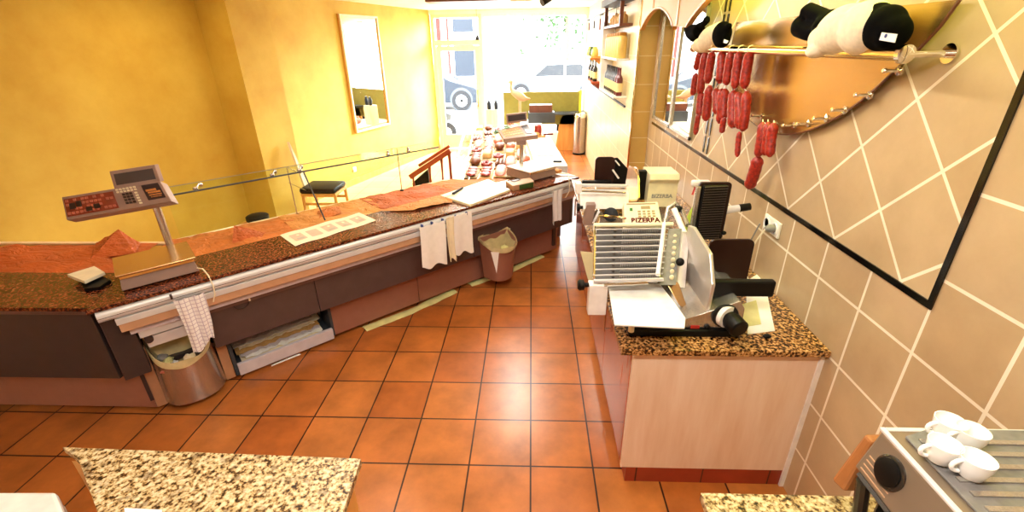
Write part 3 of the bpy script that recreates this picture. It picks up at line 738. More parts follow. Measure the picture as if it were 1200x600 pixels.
towel('dish_towel', 3.36, 3.52, .81, .47, .52, -.232, 'white towel bunched over the rail at the far right end', 2.5, 'cotton', .02, 5, .2)
for s in (.285, 1.93, 2.02, 2.12, 2.25, 2.36):
    MB(CM).box((s - .006, -.24, .815), (s + .006, -.216, .84), .001).build('towel_clip', 'ink_blue' if s > 1 else 'taupe_dark', sc)

# ---- waste bins
def bin_(th, s0, s1, z0, z1, d0, d1, taper, lift, mat):
    """open box bin hanging on the counter; front edge lower than the back"""
    o = []
    def half(ex, z, lf):      # flat back, bowed front
        c_ = (s0 + s1) / 2; h = (s1 - s0) / 2 + ex; out = []
        for k in range(15):
            a = PI + PI * k / 14; ca, sa_ = math.cos(a), math.sin(a)
            kk = (abs(ca) ** 2.6 + abs(sa_) ** 2.6) ** (-1 / 2.6)
            x, y = c_ + h * ca * kk, d1 + (d1 - d0 + (0 if lf else -.03)) * sa_ * kk
            out.append((x, y, z + lf * (y - d0) / (d1 - d0)))
        return out
    b = MB(CM); vb = [b.v(p) for p in half(-taper, z0, 0)]; vt = [b.v(p) for p in half(0, z1, lift)]
    n_ = len(vb); fs = [b.b.faces.new(vb[::-1])] + [b.b.faces.new((vb[i], vb[(i + 1) % n_], vt[(i + 1) % n_], vt[i])) for i in range(n_)]
    bmesh.ops.recalc_face_normals(b.b, faces=b.b.faces[:]); bmesh.ops.solidify(b.b, geom=b.b.faces[:], thickness=.003)
    b.build('bin_body', mat, th, smooth=True)
    # liner: wavy collar and a sunken bag
    n = 40; cx, cy = (s0 + s1) / 2, (d0 + d1) / 2; hx, hy = (s1 - s0) / 2 + .012, (d1 - d0) / 2 + .012
    def rim(a, f=1.0):
        ca, sa_ = math.cos(a), math.sin(a)
        if sa_ < 0: kk = (abs(ca) ** 2.6 + abs(sa_) ** 2.6) ** (-1 / 2.6); x, y = hx * ca * kk, (d1 - d0 + .01) * sa_ * kk
        else: x, y = hx * ca, .012 * sa_
        yc = -(d1 - d0) * .4
        x, y = x * f, yc + (y - yc) * f
        return V((cx + x, d1 + y, z1 + lift * (1 + y / (d1 - d0))))
    def fn(u, v):
        a = u * 2 * PI; w = .005 * math.sin(a * 3 + 1) + .003 * math.sin(a * 7)
        if v < .25: q = rim(a, 1.0 + w * 2); q.z -= .03 * (1 - v / .25) - .006 + w
        elif v < .4: q = rim(a, .97); q.z += .012 + w
        else: t_ = (v - .4) / .6; q = rim(a, .96 - .9 * t_); q.z = q.z * (1 - min(1, t_ * 1.6)) + (z0 + .45 * (z1 - z0) + .02 * math.sin(a * 5)) * min(1, t_ * 1.6) + .012 * math.sin(a * 7 + t_ * 9)
        return q
    MB(CM).sheet(fn, 60, 16, .0015).build('bin_liner', 'bag_film', th, smooth=True)
    return cx, cy
wb = thing('waste_bin', cf(.22, -.1, 0), 'brushed steel waste bin with a yellowish liner at the left end of the counter', 'bin', 'waste bins hung on the counter', rz=CA)
bin_(wb, .085, .40, .05, .375, -.19, .06, -.02, .11, 'bin_steel')
wb2 = thing('waste_bin', cf(2.7, -.2, 0), 'brown steel waste bin with an open yellow liner in the middle of the counter', 'bin', 'waste bins hung on the counter', rz=CA)
bin_(wb2, 2.56, 2.90, .10, .43, -.33, -.105, .04, .08, 'brown_metal')
MB(CM).prism([(2.572, -.262, .42), (2.62, -.318, .42), (2.612, -.285, .20)], (-.002, -.003, 0)).build('paper_flap', 'paper_white', wb2)
def rubbish(base, n, zc, seed):
    random.seed(seed)
    for i in range(n):
        p = cf(base[0] + random.uniform(-.10, .10), base[1] + random.uniform(-.06, .06), zc + .01 * i)
        m_ = ['paper_white', 'meat_pink', 'taupe_dark', 'foil_yellow', 'paper_cream', 'ink_grey'][i % 6]
        d = MB(); d.ell(p, (random.uniform(.02, .04), random.uniform(.02, .035), .02), Matrix.Rotation(random.random() * 3, 3, 'Z'), seg=10)
        for v in d.b.verts: v.co += V((noise.noise(v.co * 60), noise.noise(v.co * 55 + V((5, 0, 0))), noise.noise(v.co * 50))) * .012
        o = d.build('crumpled_paper', m_, origin=p)
        nm = {'paper_white': 'white', 'meat_pink': 'pink', 'taupe_dark': 'dark', 'foil_yellow': 'yellowish', 'paper_cream': 'cream', 'ink_grey': 'grey'}[m_]
        tag(o, '%s crumpled scrap in the %s waste bin' % (nm, 'left' if base[0] < 1 else 'middle'), 'rubbish', 'crumpled scraps in the waste bins')
rubbish((.23, -.06), 6, .31, 3); rubbish((2.73, -.20), 6, .33, 4)

# ---- flattened bags in the drawer
random.seed(11)
for i in range(9):
    z = .085 + i * .018; s0 = .51 + random.uniform(0, .06); s1 = 1.16 - random.uniform(0, .10); dd = -.005 + .017 * i
    def fn(u, v, z=z, s0=s0, s1=s1, dd=dd, i=i): return V((s0 + (s1 - s0) * u, dd + .02 + .16 * v + (1 - v) * .035 * noise.noise(V((u * 11, i * 3, 0))), z + .009 * noise.noise(V((u * 14, v * 3, i))) + .012 * v))
    o = MB(CM).sheet(fn, 30, 3, .004).build('paper_bag', ['paper_cream', 'paper_white', 'lilac', 'meat_cream'][i % 4], origin=cf(s0, dd, z))
    tag(o, ['cream', 'white', 'greyish', 'yellowish'][i % 4] + ' flattened paper bag in the open counter drawer, ' + ['lowest', 'second lowest', 'third lowest', 'fourth lowest', 'middle', 'fourth highest', 'third highest', 'second highest', 'topmost'][i] + ' in the stack', 'paper bag', 'flattened bags in the drawer')

# ---- strips of foil on the floor along the plinth
def strip(pts, w, mat, label, seed, h=.02):
    pts = [V((p.x, p.y, 0)) for p in pts]
    dirv = (pts[-1] - pts[0]).normalized(); nn = V((-dirv.y, dirv.x, 0))
    def fn(u, v):
        k = u * (len(pts) - 1); i = min(int(k), len(pts) - 2); p = pts[i].lerp(pts[i + 1], k - i)
        z = .003 + h * math.sin(PI * v) * (.4 + .6 * abs(noise.noise(V((u * 8, seed, 0))))) + .004 * abs(noise.noise(V((u * 30, v * 4, seed))))
        return p + nn * (w * (v - .5) * (1 + .3 * noise.noise(V((u * 6, seed, 3))))) + V((0, 0, z))
    o = MB().sheet(fn, 50, 6, .002).build('foil_strip', mat, origin=pts[0], smooth=True); tag(o, label, 'foil', 'foil strips on the floor')
strip([Z(427, 386), Z(480, 366), Z(533, 341)], .09, 'foil_yellow', 'longer yellowish foil strip on the tiles under the middle of the counter', 1)
strip([Z(550, 334), Z(590, 321), Z(635, 300)], .09, 'foil_yellow', 'pale yellow foil strip on the tiles below the middle waste bin', 2)
strip([Z(216, 470), Z(238, 460)], .035, 'paper_white', 'short white strip on the floor below the left waste bin', 3, .008)
strip([Z(318, 429), Z(352, 415)], .02, 'paper_white', 'thin white strip on the floor below the open drawer', 4, .006)

# ================================================================== FAR DISPLAY COUNTER
def fr(x, y, z=.0): return V((x, y, z))
fx0, fx1 = -.74, .40; fy0, fy1 = 4.72, 8.6
# skewed: axis turns a little left with distance
def fc(u, y, z): k = -(y - 4.72) * .085; return V((fx0 + (fx1 - fx0) * u + k * .9, y, z))
fd = thing('display_counter', fc(.5, 6.5, 0), 'far display counter full of meats, leading to the shop front', 'counter')
MB().hexa([fc(0, 5.0, .02), fc(.98, 5.1, .02), fc(.98, fy1, .02), fc(0, fy1, .02), fc(0, 5.0, .66), fc(.98, 5.1, .66), fc(.98, fy1, .66), fc(0, fy1, .66)]).build('carcass', 'taupe', fd)
MB().hexa([fc(0, 5.0, .66), fc(.72, 5.05, .66), fc(.72, fy1, .66), fc(0, fy1, .66), fc(0, 5.0, .73), fc(.72, 5.05, .77), fc(.72, fy1, .77), fc(0, fy1, .73)]).build('display_deck', 'steel_warm', fd)
MB().hexa([fc(.72, 5.1, .66), fc(1.03, 5.1, .66), fc(1.03, fy1, .66), fc(.72, fy1, .66), fc(.72, 5.1, .868), fc(1.03, 5.1, .868), fc(1.03, fy1, .868), fc(.72, fy1, .868)], .004).build('worktop', 'white_enamel', fd)
MB().hexa([fc(-.02, 4.9, .74), fc(.0, 4.9, .74), fc(.0, fy1, .74), fc(-.02, fy1, .74), fc(-.06, 4.95, 1.0), fc(-.045, 4.95, 1.0), fc(-.045, fy1, 1.0), fc(-.06, fy1, 1.0)]).build('front_glass', 'glass', fd)
MB().tube([fc(-.04, 4.95, 1.0), fc(-.04, fy1, 1.0)], .008, 8).build('glass_rail', 'chrome', fd)
MB().tube([fc(0.0, 4.9, .745), fc(0.0, fy1, .745)], .012, 8).build('glass_rail', 'chrome', fd)
MB().tube([fc(.06, 4.9, .76), fc(.06, fy1, .76)], .008, 8).build('glass_rail', 'chrome', fd)
# meats
random.seed(21)
rowsn = ['nearest row', 'second row', 'third row', 'fourth row', 'fifth row', 'sixth row', 'seventh row', 'farthest row']
coln = ['beside the glass', 'second from the glass', 'in the middle', 'second from the worktop', 'beside the worktop']
MBc = {}
def deckz(u): return .73 + .04 * u / .72 + .002
kinds = ['ham_joint', 'sausage_coil', 'sliced_ham', 'roast_joint', 'herb_bunch', 'cheese_block', 'steak', 'salami']
for r in range(8):
    y = 5.24 + r * .41
    for k in range(5):
        u = .09 + k * .137; kd = kinds[(r * 3 + k * 5 + (r * k) % 3) % 8] if not (r == 0 and k < 2) else 'steak'
        if kd == 'herb_bunch' and random.random() < .5: kd = 'sliced_ham'
        p = fc(u + random.uniform(-.015, .015), y + random.uniform(-.04, .04), 0); p.z = deckz(u)
        rot = Matrix.Rotation(random.random() * PI, 3, 'Z')
        tr = MB(); 
        t_ = thing('meat_tray', p, '', 'meat tray', 'meat trays in the far display counter')
        t_['label'] = 'white tray in the far display, %s, %s' % (rowsn[r], coln[k])
        w_ = .074; l_ = .195
        bt = MB(); bt.hexa([p + V((-w_, -l_, 0)), p + V((w_, -l_, 0)), p + V((w_, l_, 0)), p + V((-w_, l_, 0)), p + V((-w_, -l_, .012)), p + V((w_, -l_, .012)), p + V((w_, l_, .012)), p + V((-w_, l_, .012))], .004); bt.build('tray', 'meat_cream' if (r + k) % 3 else 'beige_plastic', t_)
        bpy.data.objects.remove(t_) if False else None
        q = p + V((0, 0, .014)); b = MB(); 
        if kd in ('ham_joint', 'roast_joint'):
            b.ell(q + V((0, 0, .035)), (.052, .085, .036)); m_, lab, cat = ('meat_pink', 'pink ham joint', 'ham') if kd == 'ham_joint' else ('meat_brown', 'brown roast joint', 'roast')
        elif kd == 'sausage_coil':
            b.tube([q + V((math.cos(a) * (.015 + a * .0028), math.sin(a) * (.02 + a * .005), .014)) for a in [i * .5 for i in range(26)]], .011, 8); m_, lab, cat = 'meat_red', 'coiled red sausage', 'sausage'
        elif kd == 'sliced_ham':
            for i in range(6): b.ell(q + V((0, -.08 + i * .032, .016 + .004 * (i % 2))), (.05, .04, .007), Matrix.Rotation(.35, 3, 'X'), seg=12)
            m_, lab, cat = ['meat_pink', 'meat_cream'][(r + k) % 2], 'fanned slices of cold meat', 'cold meat'
        elif kd == 'herb_bunch':
            for i in range(9): b.ell(q + V((random.uniform(-.035, .035), random.uniform(-.07, .07), random.uniform(.015, .04))), (.02, .03, .012), Matrix.Rotation(random.random() * 3, 3, 'Z'), seg=8)
            m_, lab, cat = 'herb_green', 'green herb garnish bunch', 'herbs'
        elif kd == 'cheese_block':
            b.hexa([q + V(v) for v in ((-.045, -.07, 0), (.045, -.07, 0), (.045, .07, 0), (-.045, .07, 0), (-.04, -.06, .05), (.04, -.06, .05), (.04, .06, .06), (-.04, .06, .06))], .008); m_, lab, cat = 'meat_cream', 'cream block of bacon fat', 'bacon'
        elif kd == 'steak':
            for i in range(3): b.ell(q + V((0, -.07 + i * .065, .016 + i * .004)), (.05, .045, .013), rot, seg=12)
            m_, lab, cat = 'meat_red', 'overlapping red steaks', 'steak'
        else:
            for i in range(3): b.tube([q + V((-.035 + i * .035, -.09, .018)), q + V((-.035 + i * .035, -.075, .018)), q + V((-.035 + i * .035, .075, .018)), q + V((-.035 + i * .035, .09, .018))], [.006, .016, .016, .006], 10)
            m_, lab, cat = 'meat_brown', 'three short brown salamis', 'salami'
        for v in b.b.verts: v.co = q + V(((v.co.x - q.x) * 1.3, (v.co.y - q.y) * 1.6, (v.co.z - q.z) * 1.3))
        o = b.build(kd, m_, origin=q, smooth=True); tag(o, '%s in the far display, %s, %s' % (lab, rowsn[r], coln[k]), cat, 'meats in the far display counter')
# things on the far worktop
p = fc(.88, 6.9, .868)
o = MB().hexa([p + V(v) for v in ((-.11, -.08, 0), (.11, -.08, 0), (.11, .1, 0), (-.11, .1, 0), (-.11, -.08, .02), (.11, -.08, .02), (.11, .1, .02), (-.11, .1, .02))], .003).build('chopping_board', 'honey', origin=p); tag(o, 'small brown chopping board on the far white worktop', 'chopping board')
o = MB().lathe(p + V((0, .03, .02)), [(.05, 0), (.055, .02), (.052, .13), (.03, .145)], 16).build('meat_tin', 'meat_red', origin=p + V((0, .03, .02)), smooth=True); tag(o, 'red round tin standing on the small chopping board', 'tin')
o = MB().ell(p + V((-.02, -.05, .045)), (.045, .03, .025)).build('bread_roll', 'meat_cream', origin=p + V((-.02, -.05, .02)), smooth=True); tag(o, 'pale bread roll on the small chopping board', 'bread')
o = MB().tube([p + V((.08, -.04, .033)), p + V((.22, -.02, .033))], .012, 8).build('cleaver_handle', 'bottle_red', origin=p + V((.1, 0, .03))); tag(o, 'dark red handled sharpening steel across the small chopping board', 'sharpening steel')
o = MB().hexa([fc(.76, 5.6, .868), fc(1.0, 5.6, .868), fc(1.0, 6.0, .868), fc(.76, 6.0, .868), fc(.76, 5.6, .873), fc(1.0, 5.6, .873), fc(1.0, 6.0, .873), fc(.76, 6.0, .873)]).build('glass_board', 'foil_yellow', origin=fc(.8, 5.6, .868)); tag(o, 'pale green mat on the near part of the far white worktop', 'mat')
o = MB().box((fc(.95, 5.3, 0).x - .05, 5.25, .868), (fc(.95, 5.3, 0).x + .05, 5.30, .885), .004).build('stapler', 'black_plastic', origin=fc(.95, 5.28, .868)); tag(o, 'small black stapler on the near end of the far white worktop', 'stapler')
# dark box & display figures in front of the window
bx0, bx1 = Y(619, 140, 8.3), Y(650, 140, 8.3)
o = MB().box((bx0.x, 8.15, .868), (bx1.x, 8.45, Y(630, 131, 8.3).z), .004).build('black_crate', 'slate', origin=(bx0.x, 8.2, .868)); tag(o, 'black crate at the end of the far worktop', 'crate')
zt = Y(630, 131, 8.3).z
o = MB().box((bx0.x + .02, 8.2, zt), (bx1.x - .05, 8.42, zt + .12), .004).build('brown_box', 'dark_wood', origin=(bx0.x, 8.2, zt)); tag(o, 'brown box standing on the black crate near the window', 'box')
bt = thing('table', (.75, 9.2, 0), 'honey coloured wooden side table with a dark top beside the steel bin', 'table')
tx0, tx1 = Y(652, 125, 9.9), Y(689, 125, 9.9)
zt2 = .78
MB().box((tx0.x - .1, 9.75, zt2), (FX - .01, 10.18, zt2 + .035), .004).build('tabletop', 'slate', bt)
MB().prism([(tx0.x, 10.02, .0), (tx1.x - .02, 10.02, .0), (tx1.x - .02, 10.02, zt2), (tx0.x + .28, 10.02, zt2)] + [(tx0.x + .28 - .2 * math.sin(a), 10.02, zt2 - .2 + .2 * math.cos(a)) for a in (.4, .8, 1.2, 1.57)] , (0, .03, 0)).build('side_panel', 'honey', bt)
MB().box((tx0.x + .02, 10.06, .4), (tx0.x + .4, 10.16, zt2)).build('inner_shelf', 'black_plastic', bt)
# pedal bin
pb = thing('pedal_bin', (1.0, 9.66, 0), 'tall round stainless steel pedal bin by the far right wall', 'bin')
pc = V((.985, 9.68, 0))
MB().lathe(pc, [(.125, 0), (.13, .02), (.13, .035)], 28).build('base_ring', 'black_plastic', pb, smooth=True)
MB().lathe(pc, [(.12, .035), (.12, .74)], 28).build('bin_body', 'bin_steel', pb, smooth=True)
MB().lathe(pc, [(.124, .74), (.124, .78), (.10, .82), (.04, .84)], 28).build('lid', 'chrome', pb, smooth=True)
MB().box((pc.x - .03, pc.y - .16, .01), (pc.x + .03, pc.y - .12, .025), .003).build('pedal', 'black_plastic', pb)
# window display: bird sculpture, boards
o = thing('wooden_bird', Y(610, 133, 8.9), 'brown carved wooden bird standing on a post in front of the window', 'sculpture')
bp = Y(608, 112, 8.9)
w_ = MB(); w_.ell(bp, (.16, .06, .075), Matrix.Rotation(.55, 3, 'Y')); w_.tube([bp + V((-.10, 0, .04)), bp + V((-.15, 0, .14)), bp + V((-.13, 0, .22))], [.045, .03, .028], 12); w_.ell(bp + V((-.14, 0, .24)), (.045, .035, .04)); w_.tube([bp + V((-.17, 0, .235)), bp + V((-.26, 0, .22))], [.02, .008], 8); w_.tube([bp + V((.1, 0, -.05)), bp + V((.22, 0, -.06))], [.04, .015], 10)
w_.build('body', 'end_beige', o, remesh=.012)
MB().tube([bp + V((.02, 0, -.04)), V((bp.x + .02, bp.y, .62))], .025, 10).build('post', 'end_beige', o)
MB().lathe((bp.x + .02, bp.y, .55), [(.14, 0), (.14, .03), (.05, .05), (.03, .08)], 20).build('foot', 'dark_wood', o, smooth=True)
# low display ledge in the window, carries the bird
tag(MB().box((-.95, 8.72, 0), (.12, YF - .06, .55), .004).build('window_plinth', 'white_enamel', origin=(-.4, 9.4, 0)), 'low white display plinth in front of the shop window', 'plinth')
a, c_ = Y(590, 121, 10.05), Y(679, 107, 10.05)
o = MB().box((a.x, 10.02, .55), (c_.x, 10.06, c_.z), .003).build('window_board', 'olive', origin=(a.x, 10.04, .55)); tag(o, 'long olive board standing along the bottom of the shop window', 'board')
o = MB().box((c_.x, 10.0, .55), (c_.x + .05, 10.06, c_.z + .03), .003).build('reflector_post', 'yellow_reflect', origin=(c_.x, 10.03, .55)); tag(o, 'yellow upright strip at the right end of the olive board', 'strip')
p = Y(597, 128, 9.2); 
for i, (dx, dy, s) in enumerate(((0, 0, .08), (.14, .05, .09), (.07, .12, .07))):
    q = V((p.x + dx, 9.2 + dy, .55 + s)); o = MB().lathe(q - V((0, 0, s)), [(s * .5, 0), (s * .9, s * .5), (s, s), (s * .7, s * 1.5), (s * .3, s * 1.75), (s * .4, s * 2)], 16).build('display_jug', 'meat_pink' if i != 1 else 'meat_cream', origin=q - V((0, 0, s)), smooth=True)
    tag(o, ['pink jug at the left of the window plinth', 'cream jug on the window plinth between two pink ones', 'pink jug behind the other two on the window plinth'][i], 'jug', 'jugs on the window plinth')
p = Y(576, 128, 9.4)
o = MB().box((p.x - .1, 9.3, .55), (p.x + .12, 9.5, p.z), .004).build('window_crate', 'pale_wood', origin=(p.x, 9.4, .55)); tag(o, 'pale wooden crate on the window plinth beside the door', 'crate')
for i, (px, py) in enumerate(((573, 118), (581, 117))):
    p2 = Y(px, py, 9.38); q = V((p2.x, 9.38, p.z)); o = MB().lathe(q, [(.035, 0), (.04, .02), (.04, .12), (.02, .15), (.02, .18)], 12).build('blue_jar', 'car_blue', origin=q, smooth=True)
    tag(o, ['blue jar on the pale crate, nearer the door', 'blue jar on the pale crate, nearer the wooden bird'][i], 'jar', 'blue jars on the crate')

# ================================================================== CUSTOMER SIDE
def chair(px, py, zs, label, rz):
    p = Z(px, py, zs); c_ = thing('chair', (p.x, p.y, 0), label, 'chair')
    b = MB(); b.box((p.x - .24, p.y - .20, zs - .07), (p.x + .22, p.y + .20, zs), .028); b.build('seat', 'black_leather', c_, smooth=True)
    b = MB(); b.box((p.x - .23, p.y - .19, zs - .11), (p.x + .22, p.y + .19, zs - .072), .004); b.build('seat_frame', 'honey', c_)
    for dx in (-.21, .2):
        for dy in (-.17, .17): MB().tube([(p.x + dx * 1.08, p.y + dy * 1.05, 0), (p.x + dx, p.y + dy, zs - .1)], [.016, .02], 10).build('leg', 'honey', c_, smooth=True)
    MB().box((p.x - .2, p.y - .18, zs * .55), (p.x + .19, p.y - .16, zs * .55 + .03)).box((p.x - .2, p.y + .16, zs * .55), (p.x + .19, p.y + .18, zs * .55 + .03)).build('stretcher', 'honey', c_)
    def fn(u, v): w_ = .13 - .09 * v; return V((p.x - .23 - .12 * v - .01 * math.sin(PI * u), p.y - w_ / 2 + w_ * u, zs - .08 + .62 * v))
    MB().sheet(fn, 10, 8, .022).build('backrest', 'pale_wood', c_, smooth=True)
    return c_
chair(379, 216, .50, 'honey wood chair with black seat seen through the counter glass, by the pilaster', 0)
p = Z(301, 252, .46); st_ = thing('stool', (p.x, p.y, 0), 'round black-topped stool, just its seat showing above the orange paper', 'stool')
MB().lathe((p.x, p.y, .40), [(.10, 0), (.115, .01), (.115, .05), (.10, .06)], 24).build('seat', 'black_leather', st_, smooth=True)
for k in range(3):
    a_ = k * 2.1; MB().tube([(p.x + .17 * math.cos(a_), p.y + .17 * math.sin(a_), 0), (p.x + .07 * math.cos(a_), p.y + .07 * math.sin(a_), .41)], [.014, .016], 10).build('leg', 'honey', st_, smooth=True)
# stair rail
Yr = 6.6
sr = thing('stair_rail', (Y(505, 190, Yr).x, Yr, 0), 'orange wooden stair rail with turned balusters in front of the door', 'railing')
a, c_ = Y(481, 207, Yr), Y(528, 176, Yr)
def bar(b, p, q, w, h):
    d = (q - p).normalized(); u = V((0, 1, 0)); n = d.cross(u)
    b.hexa([p - u * w - n * h, p + u * w - n * h, q + u * w - n * h, q - u * w - n * h, p - u * w + n * h, p + u * w + n * h, q + u * w + n * h, q - u * w + n * h], .004); return b
bar(MB(), a, c_, .05, .035).build('handrail', 'orange_wood', sr)
bar(MB(), Y(491, 194, Yr + .4), Y(527, 171, Yr + .4), .03, .022).build('handrail', 'orange_wood', sr)
for px, py in ((484, 206), (503, 193), (517, 184), (526, 179)):
    p = Y(px, py, Yr); prof = [(.022, 0), (.022, .1), (.012, .13), (.024, .22), (.012, .34), (.016, p.z - .1), (.022, p.z - .04), (.022, p.z)] if p.z > .5 else [(.022, 0), (.014, .1), (.022, .2), (.014, p.z - .06), (.02, p.z)]
    MB().lathe((p.x, Yr, 0), prof, 12).build('baluster', 'orange_wood', sr, smooth=True)
for px, py in ((526, 172),):
    p = Y(px, py, Yr + .4); MB().tube([(p.x, Yr + .4, 0), p], .02, 10).build('newel', 'cherry', sr)
p = Y(484, 212, Yr + .15); q = Y(502, 198, Yr + .15)
MB().prism([(p.x, Yr + .1, 0), (q.x, Yr + .1, 0), (q.x, Yr + .1, q.z), (p.x, Yr + .1, p.z - .02)], (0, .2, 0)).build('black_box', 'black_plastic', sr)
# mirror on the left wall
tl, tr_ = tw(404, 80), tw(447, 80)
mz0, mz1 = wl(412, 157).z, wl(394, 16).z
mm = thing('wall_mirror', wt((tl + tr_) / 2, mz0, .02), 'tall mirror with a thin gilded frame and wavy top on the yellow wall', 'mirror')
def wbox(b, t0, t1, z0, z1, o0, o1, bev=0): b.hexa([wt(t0, z0, o0), wt(t1, z0, o0), wt(t1, z0, o1), wt(t0, z0, o1), wt(t0, z1, o0), wt(t1, z1, o0), wt(t1, z1, o1), wt(t0, z1, o1)], bev); return b
wbox(MB(), tl, tr_, mz0, mz1, .0, .02).build('backing', 'honey', mm)
wbox(MB(), tl + .06, tr_ - .06, mz0 + .06, mz1 - .06, .02, .024).build('mirror_glass', 'mirror', mm)
b = MB(); wbox(b, tl, tl + .03, mz0, mz1, .02, .05, .004); wbox(b, tr_ - .03, tr_, mz0, mz1, .02, .05, .004); wbox(b, tl + .03, tr_ - .03, mz0, mz0 + .03, .02, .05, .004); wbox(b, tl + .03, tr_ - .03, mz1 - .03, mz1, .02, .05, .004); b.build('frame', 'pale_wood', mm)
b = MB()
for t0, t1 in ((tl + .03, tl + .055), (tr_ - .055, tr_ - .03)): wbox(b, t0, t1, mz0 + .03, mz1 - .03, .02, .032, .003)
n = 12
for i in range(n):
    t0 = tl + .03 + (tr_ - tl - .06) * i / n; t1 = tl + .03 + (tr_ - tl - .06) * (i + 1) / n; h = .04 + .07 * abs(math.cos(PI * (i + .5) / n))
    wbox(b, t0, t1, mz1 - .03 - h, mz1 - .03, .02, .032); 
b.build('inner_frame', 'brass', mm)
# socket on the left wall
p = wl(415, 197); tp = (p - W0).dot(WD)
sk = thing('wall_socket', wt(tp, p.z, 0), 'small white socket low on the yellow wall beneath the mirror', 'socket')
wbox(MB(), tp - .04, tp + .04, p.z - .06, p.z + .02, 0, .012, .004).build('plate', 'switch_white', sk)
wbox(MB(), tp - .02, tp + .02, p.z - .04, p.z, .012, .02, .004).build('insert', 'porcelain', sk)
# hanging lantern-like things by the door
dl = thing('door_bell', (-1.08, YF - .14, 2.1), 'small black bell hanging by the top of the door', 'bell')
MB().tube([(-1.08, YF - .14, 2.30), (-1.08, YF - .14, CZ)], .004, 6).build('chain', 'slate', dl)
MB().lathe((-1.08, YF - .14, 2.19), [(.05, 0), (.045, .02), (.03, .06), (.012, .09), (.008, .11)], 16).build('bell', 'black_plastic', dl, smooth=True)
# ceiling spotlight
sp = thing('ceiling_spotlight', (-.05, 7.6, CZ), 'small black spotlight on the ceiling above the window end', 'lamp')
q = Y(641, 1, 7.2)
sp.matrix_basis = Matrix.Translation(V((q.x, 7.2, CZ)))
MB().cyl((q.x, 7.2, CZ - .02), (q.x, 7.2, CZ), .05).build('rose', 'black_plastic', sp)
MB().tube([(q.x, 7.2, CZ - .02), (q.x, 7.2, CZ - .07)], .008, 8).cyl((q.x + .04, 7.18, CZ - .07), (q.x - .07, 7.12, CZ - .13), .04, .05).build('spot_head', 'black_plastic', sp, smooth=True)

# ================================================================== NEAR RIGHT CABINET + SLICERS
CX = .465; CY = 1.731; CYE = 4.5
cb = thing('base_cabinet', (.88, 3.0, 0), 'maple-fronted base cabinet with glossy cherry side along the right wall', 'cabinet')
MB().box((CX, CY, .105), (WX - .02, CY + .02, .84), .002).build('end_panel', 'maple', cb)
MB().box((CX + .03, CY + .02, .105), (WX - .003, CYE, .838)).build('carcass', 'cherry', cb)
for i in range(4):
    y0 = CY + .03 + i * .685; dr = MB().box((CX + .0, y0, .12), (CX + .03, y0 + .68, .83), .003).build('door', 'cherry', cb)
    MB().tube([(CX - .025, y0 + .60, .52), (CX - .025, y0 + .60, .70)], .007, 8).cyl((CX - .025, y0 + .6, .54), (CX, y0 + .6, .54), .005, n=8).cyl((CX - .025, y0 + .6, .68), (CX, y0 + .6, .68), .005, n=8).build('door_handle', 'steel', dr)
MB().box((CX + .03, CY + .004, 0), (WX - .005, CYE, .104)).build('kick_board', 'kick_tiles', cb)
tag(MB().box((CX - .065, CY - .035, .84), (WX - .001, CYE + .02, .87), .003).build('granite_worktop', 'granite_brown', origin=(.88, 3, .84)), 'brown speckled granite worktop carrying the slicers by the tiled wall', 'worktop')

WZ = .87
s1 = thing('meat_slicer', (.68, 2.1, WZ), 'large steel automatic meat slicer with chain rack on the near end of the granite', 'slicer', 'meat slicers on the granite')
# base
MB().box((.45, 1.80, WZ + .0), (.955, 2.55, WZ + .035), .006).build('base_plate', 'black_plastic', s1)
ya = 1.82
fp = [Y(742, 388, ya), Y(742, 380, ya), Y(800, 376, ya), Y(868, 353, ya), Y(873, 362, ya), Y(868, 388, ya)]
MB().prism([V((p.x, ya, max(p.z, WZ + .036))) for p in fp], (0, .42, 0), .004).build('housing', 'steel', s1)
MB().box((.50, 2.2, WZ + .036), (.95, 2.6, 1.05), .012).build('motor_housing', 'steel', s1)
# knob with ring
kp = Y(853, 371, ya - .012)
MB().cyl(V((kp.x - .01, ya, kp.z)), V((kp.x, ya - .02, kp.z)), .052, n=28).build('dial_ring', 'white_enamel', s1, smooth=True)
MB().cyl(V((kp.x - .01, ya + .0, kp.z)), V((kp.x - .01, ya - .010, kp.z)), .058, n=28).build('dial_seal', 'black_rubber', s1, smooth=True)
MB().lathe(V((kp.x + .002, ya - .02, kp.z)), [(.036, 0), (.036, .012), (.042, .02), (.044, .075), (.036, .082)], 24, axis=(.25, -.95, -.2)).build('dial', 'black_plastic', s1, smooth=True)
sp1 = Y(829, 384, ya - .006); MB().lathe((sp1.x, ya, sp1.z), [(.014, 0), (.014, .008), (.008, .012)], 12, axis=(0, -1, 0)).build('switch', 'black_plastic', s1)
MB().box((sp1.x - .004, ya - .02, sp1.z - .02), (sp1.x + .022, ya - .008, sp1.z - .006), .002).build('switch_lever', 'black_plastic', s1)
lg = Y(815, 383, ya - .002); MB().box((lg.x - .022, ya - .003, lg.z - .009), (lg.x + .018, ya, lg.z + .007)).build('red_label', 'red', s1)
# blade guard
gx = .80
gpts = [(806, 264), (812, 266), (831, 297), (834, 334), (827, 367), (820, 369), (812, 361), (798, 357), (797, 345), (800, 320), (801, 292)]
MB().prism([X(x, y, gx) for x, y in gpts], (.018, 0, 0), .005).build('blade_guard', 'guard_steel', s1)
MB().lathe(V((gx + .02, 2.12, 1.10)), [(.155, 0), (.155, .004), (.06, .012), (.06, .03)], 40, axis=(1, 0, 0)).build('blade', 'chrome', s1, smooth=True)
MB().box((gx + .02, 2.05, WZ + .1), (gx + .06, 2.2, 1.10), .006).build('blade_support', 'steel', s1)
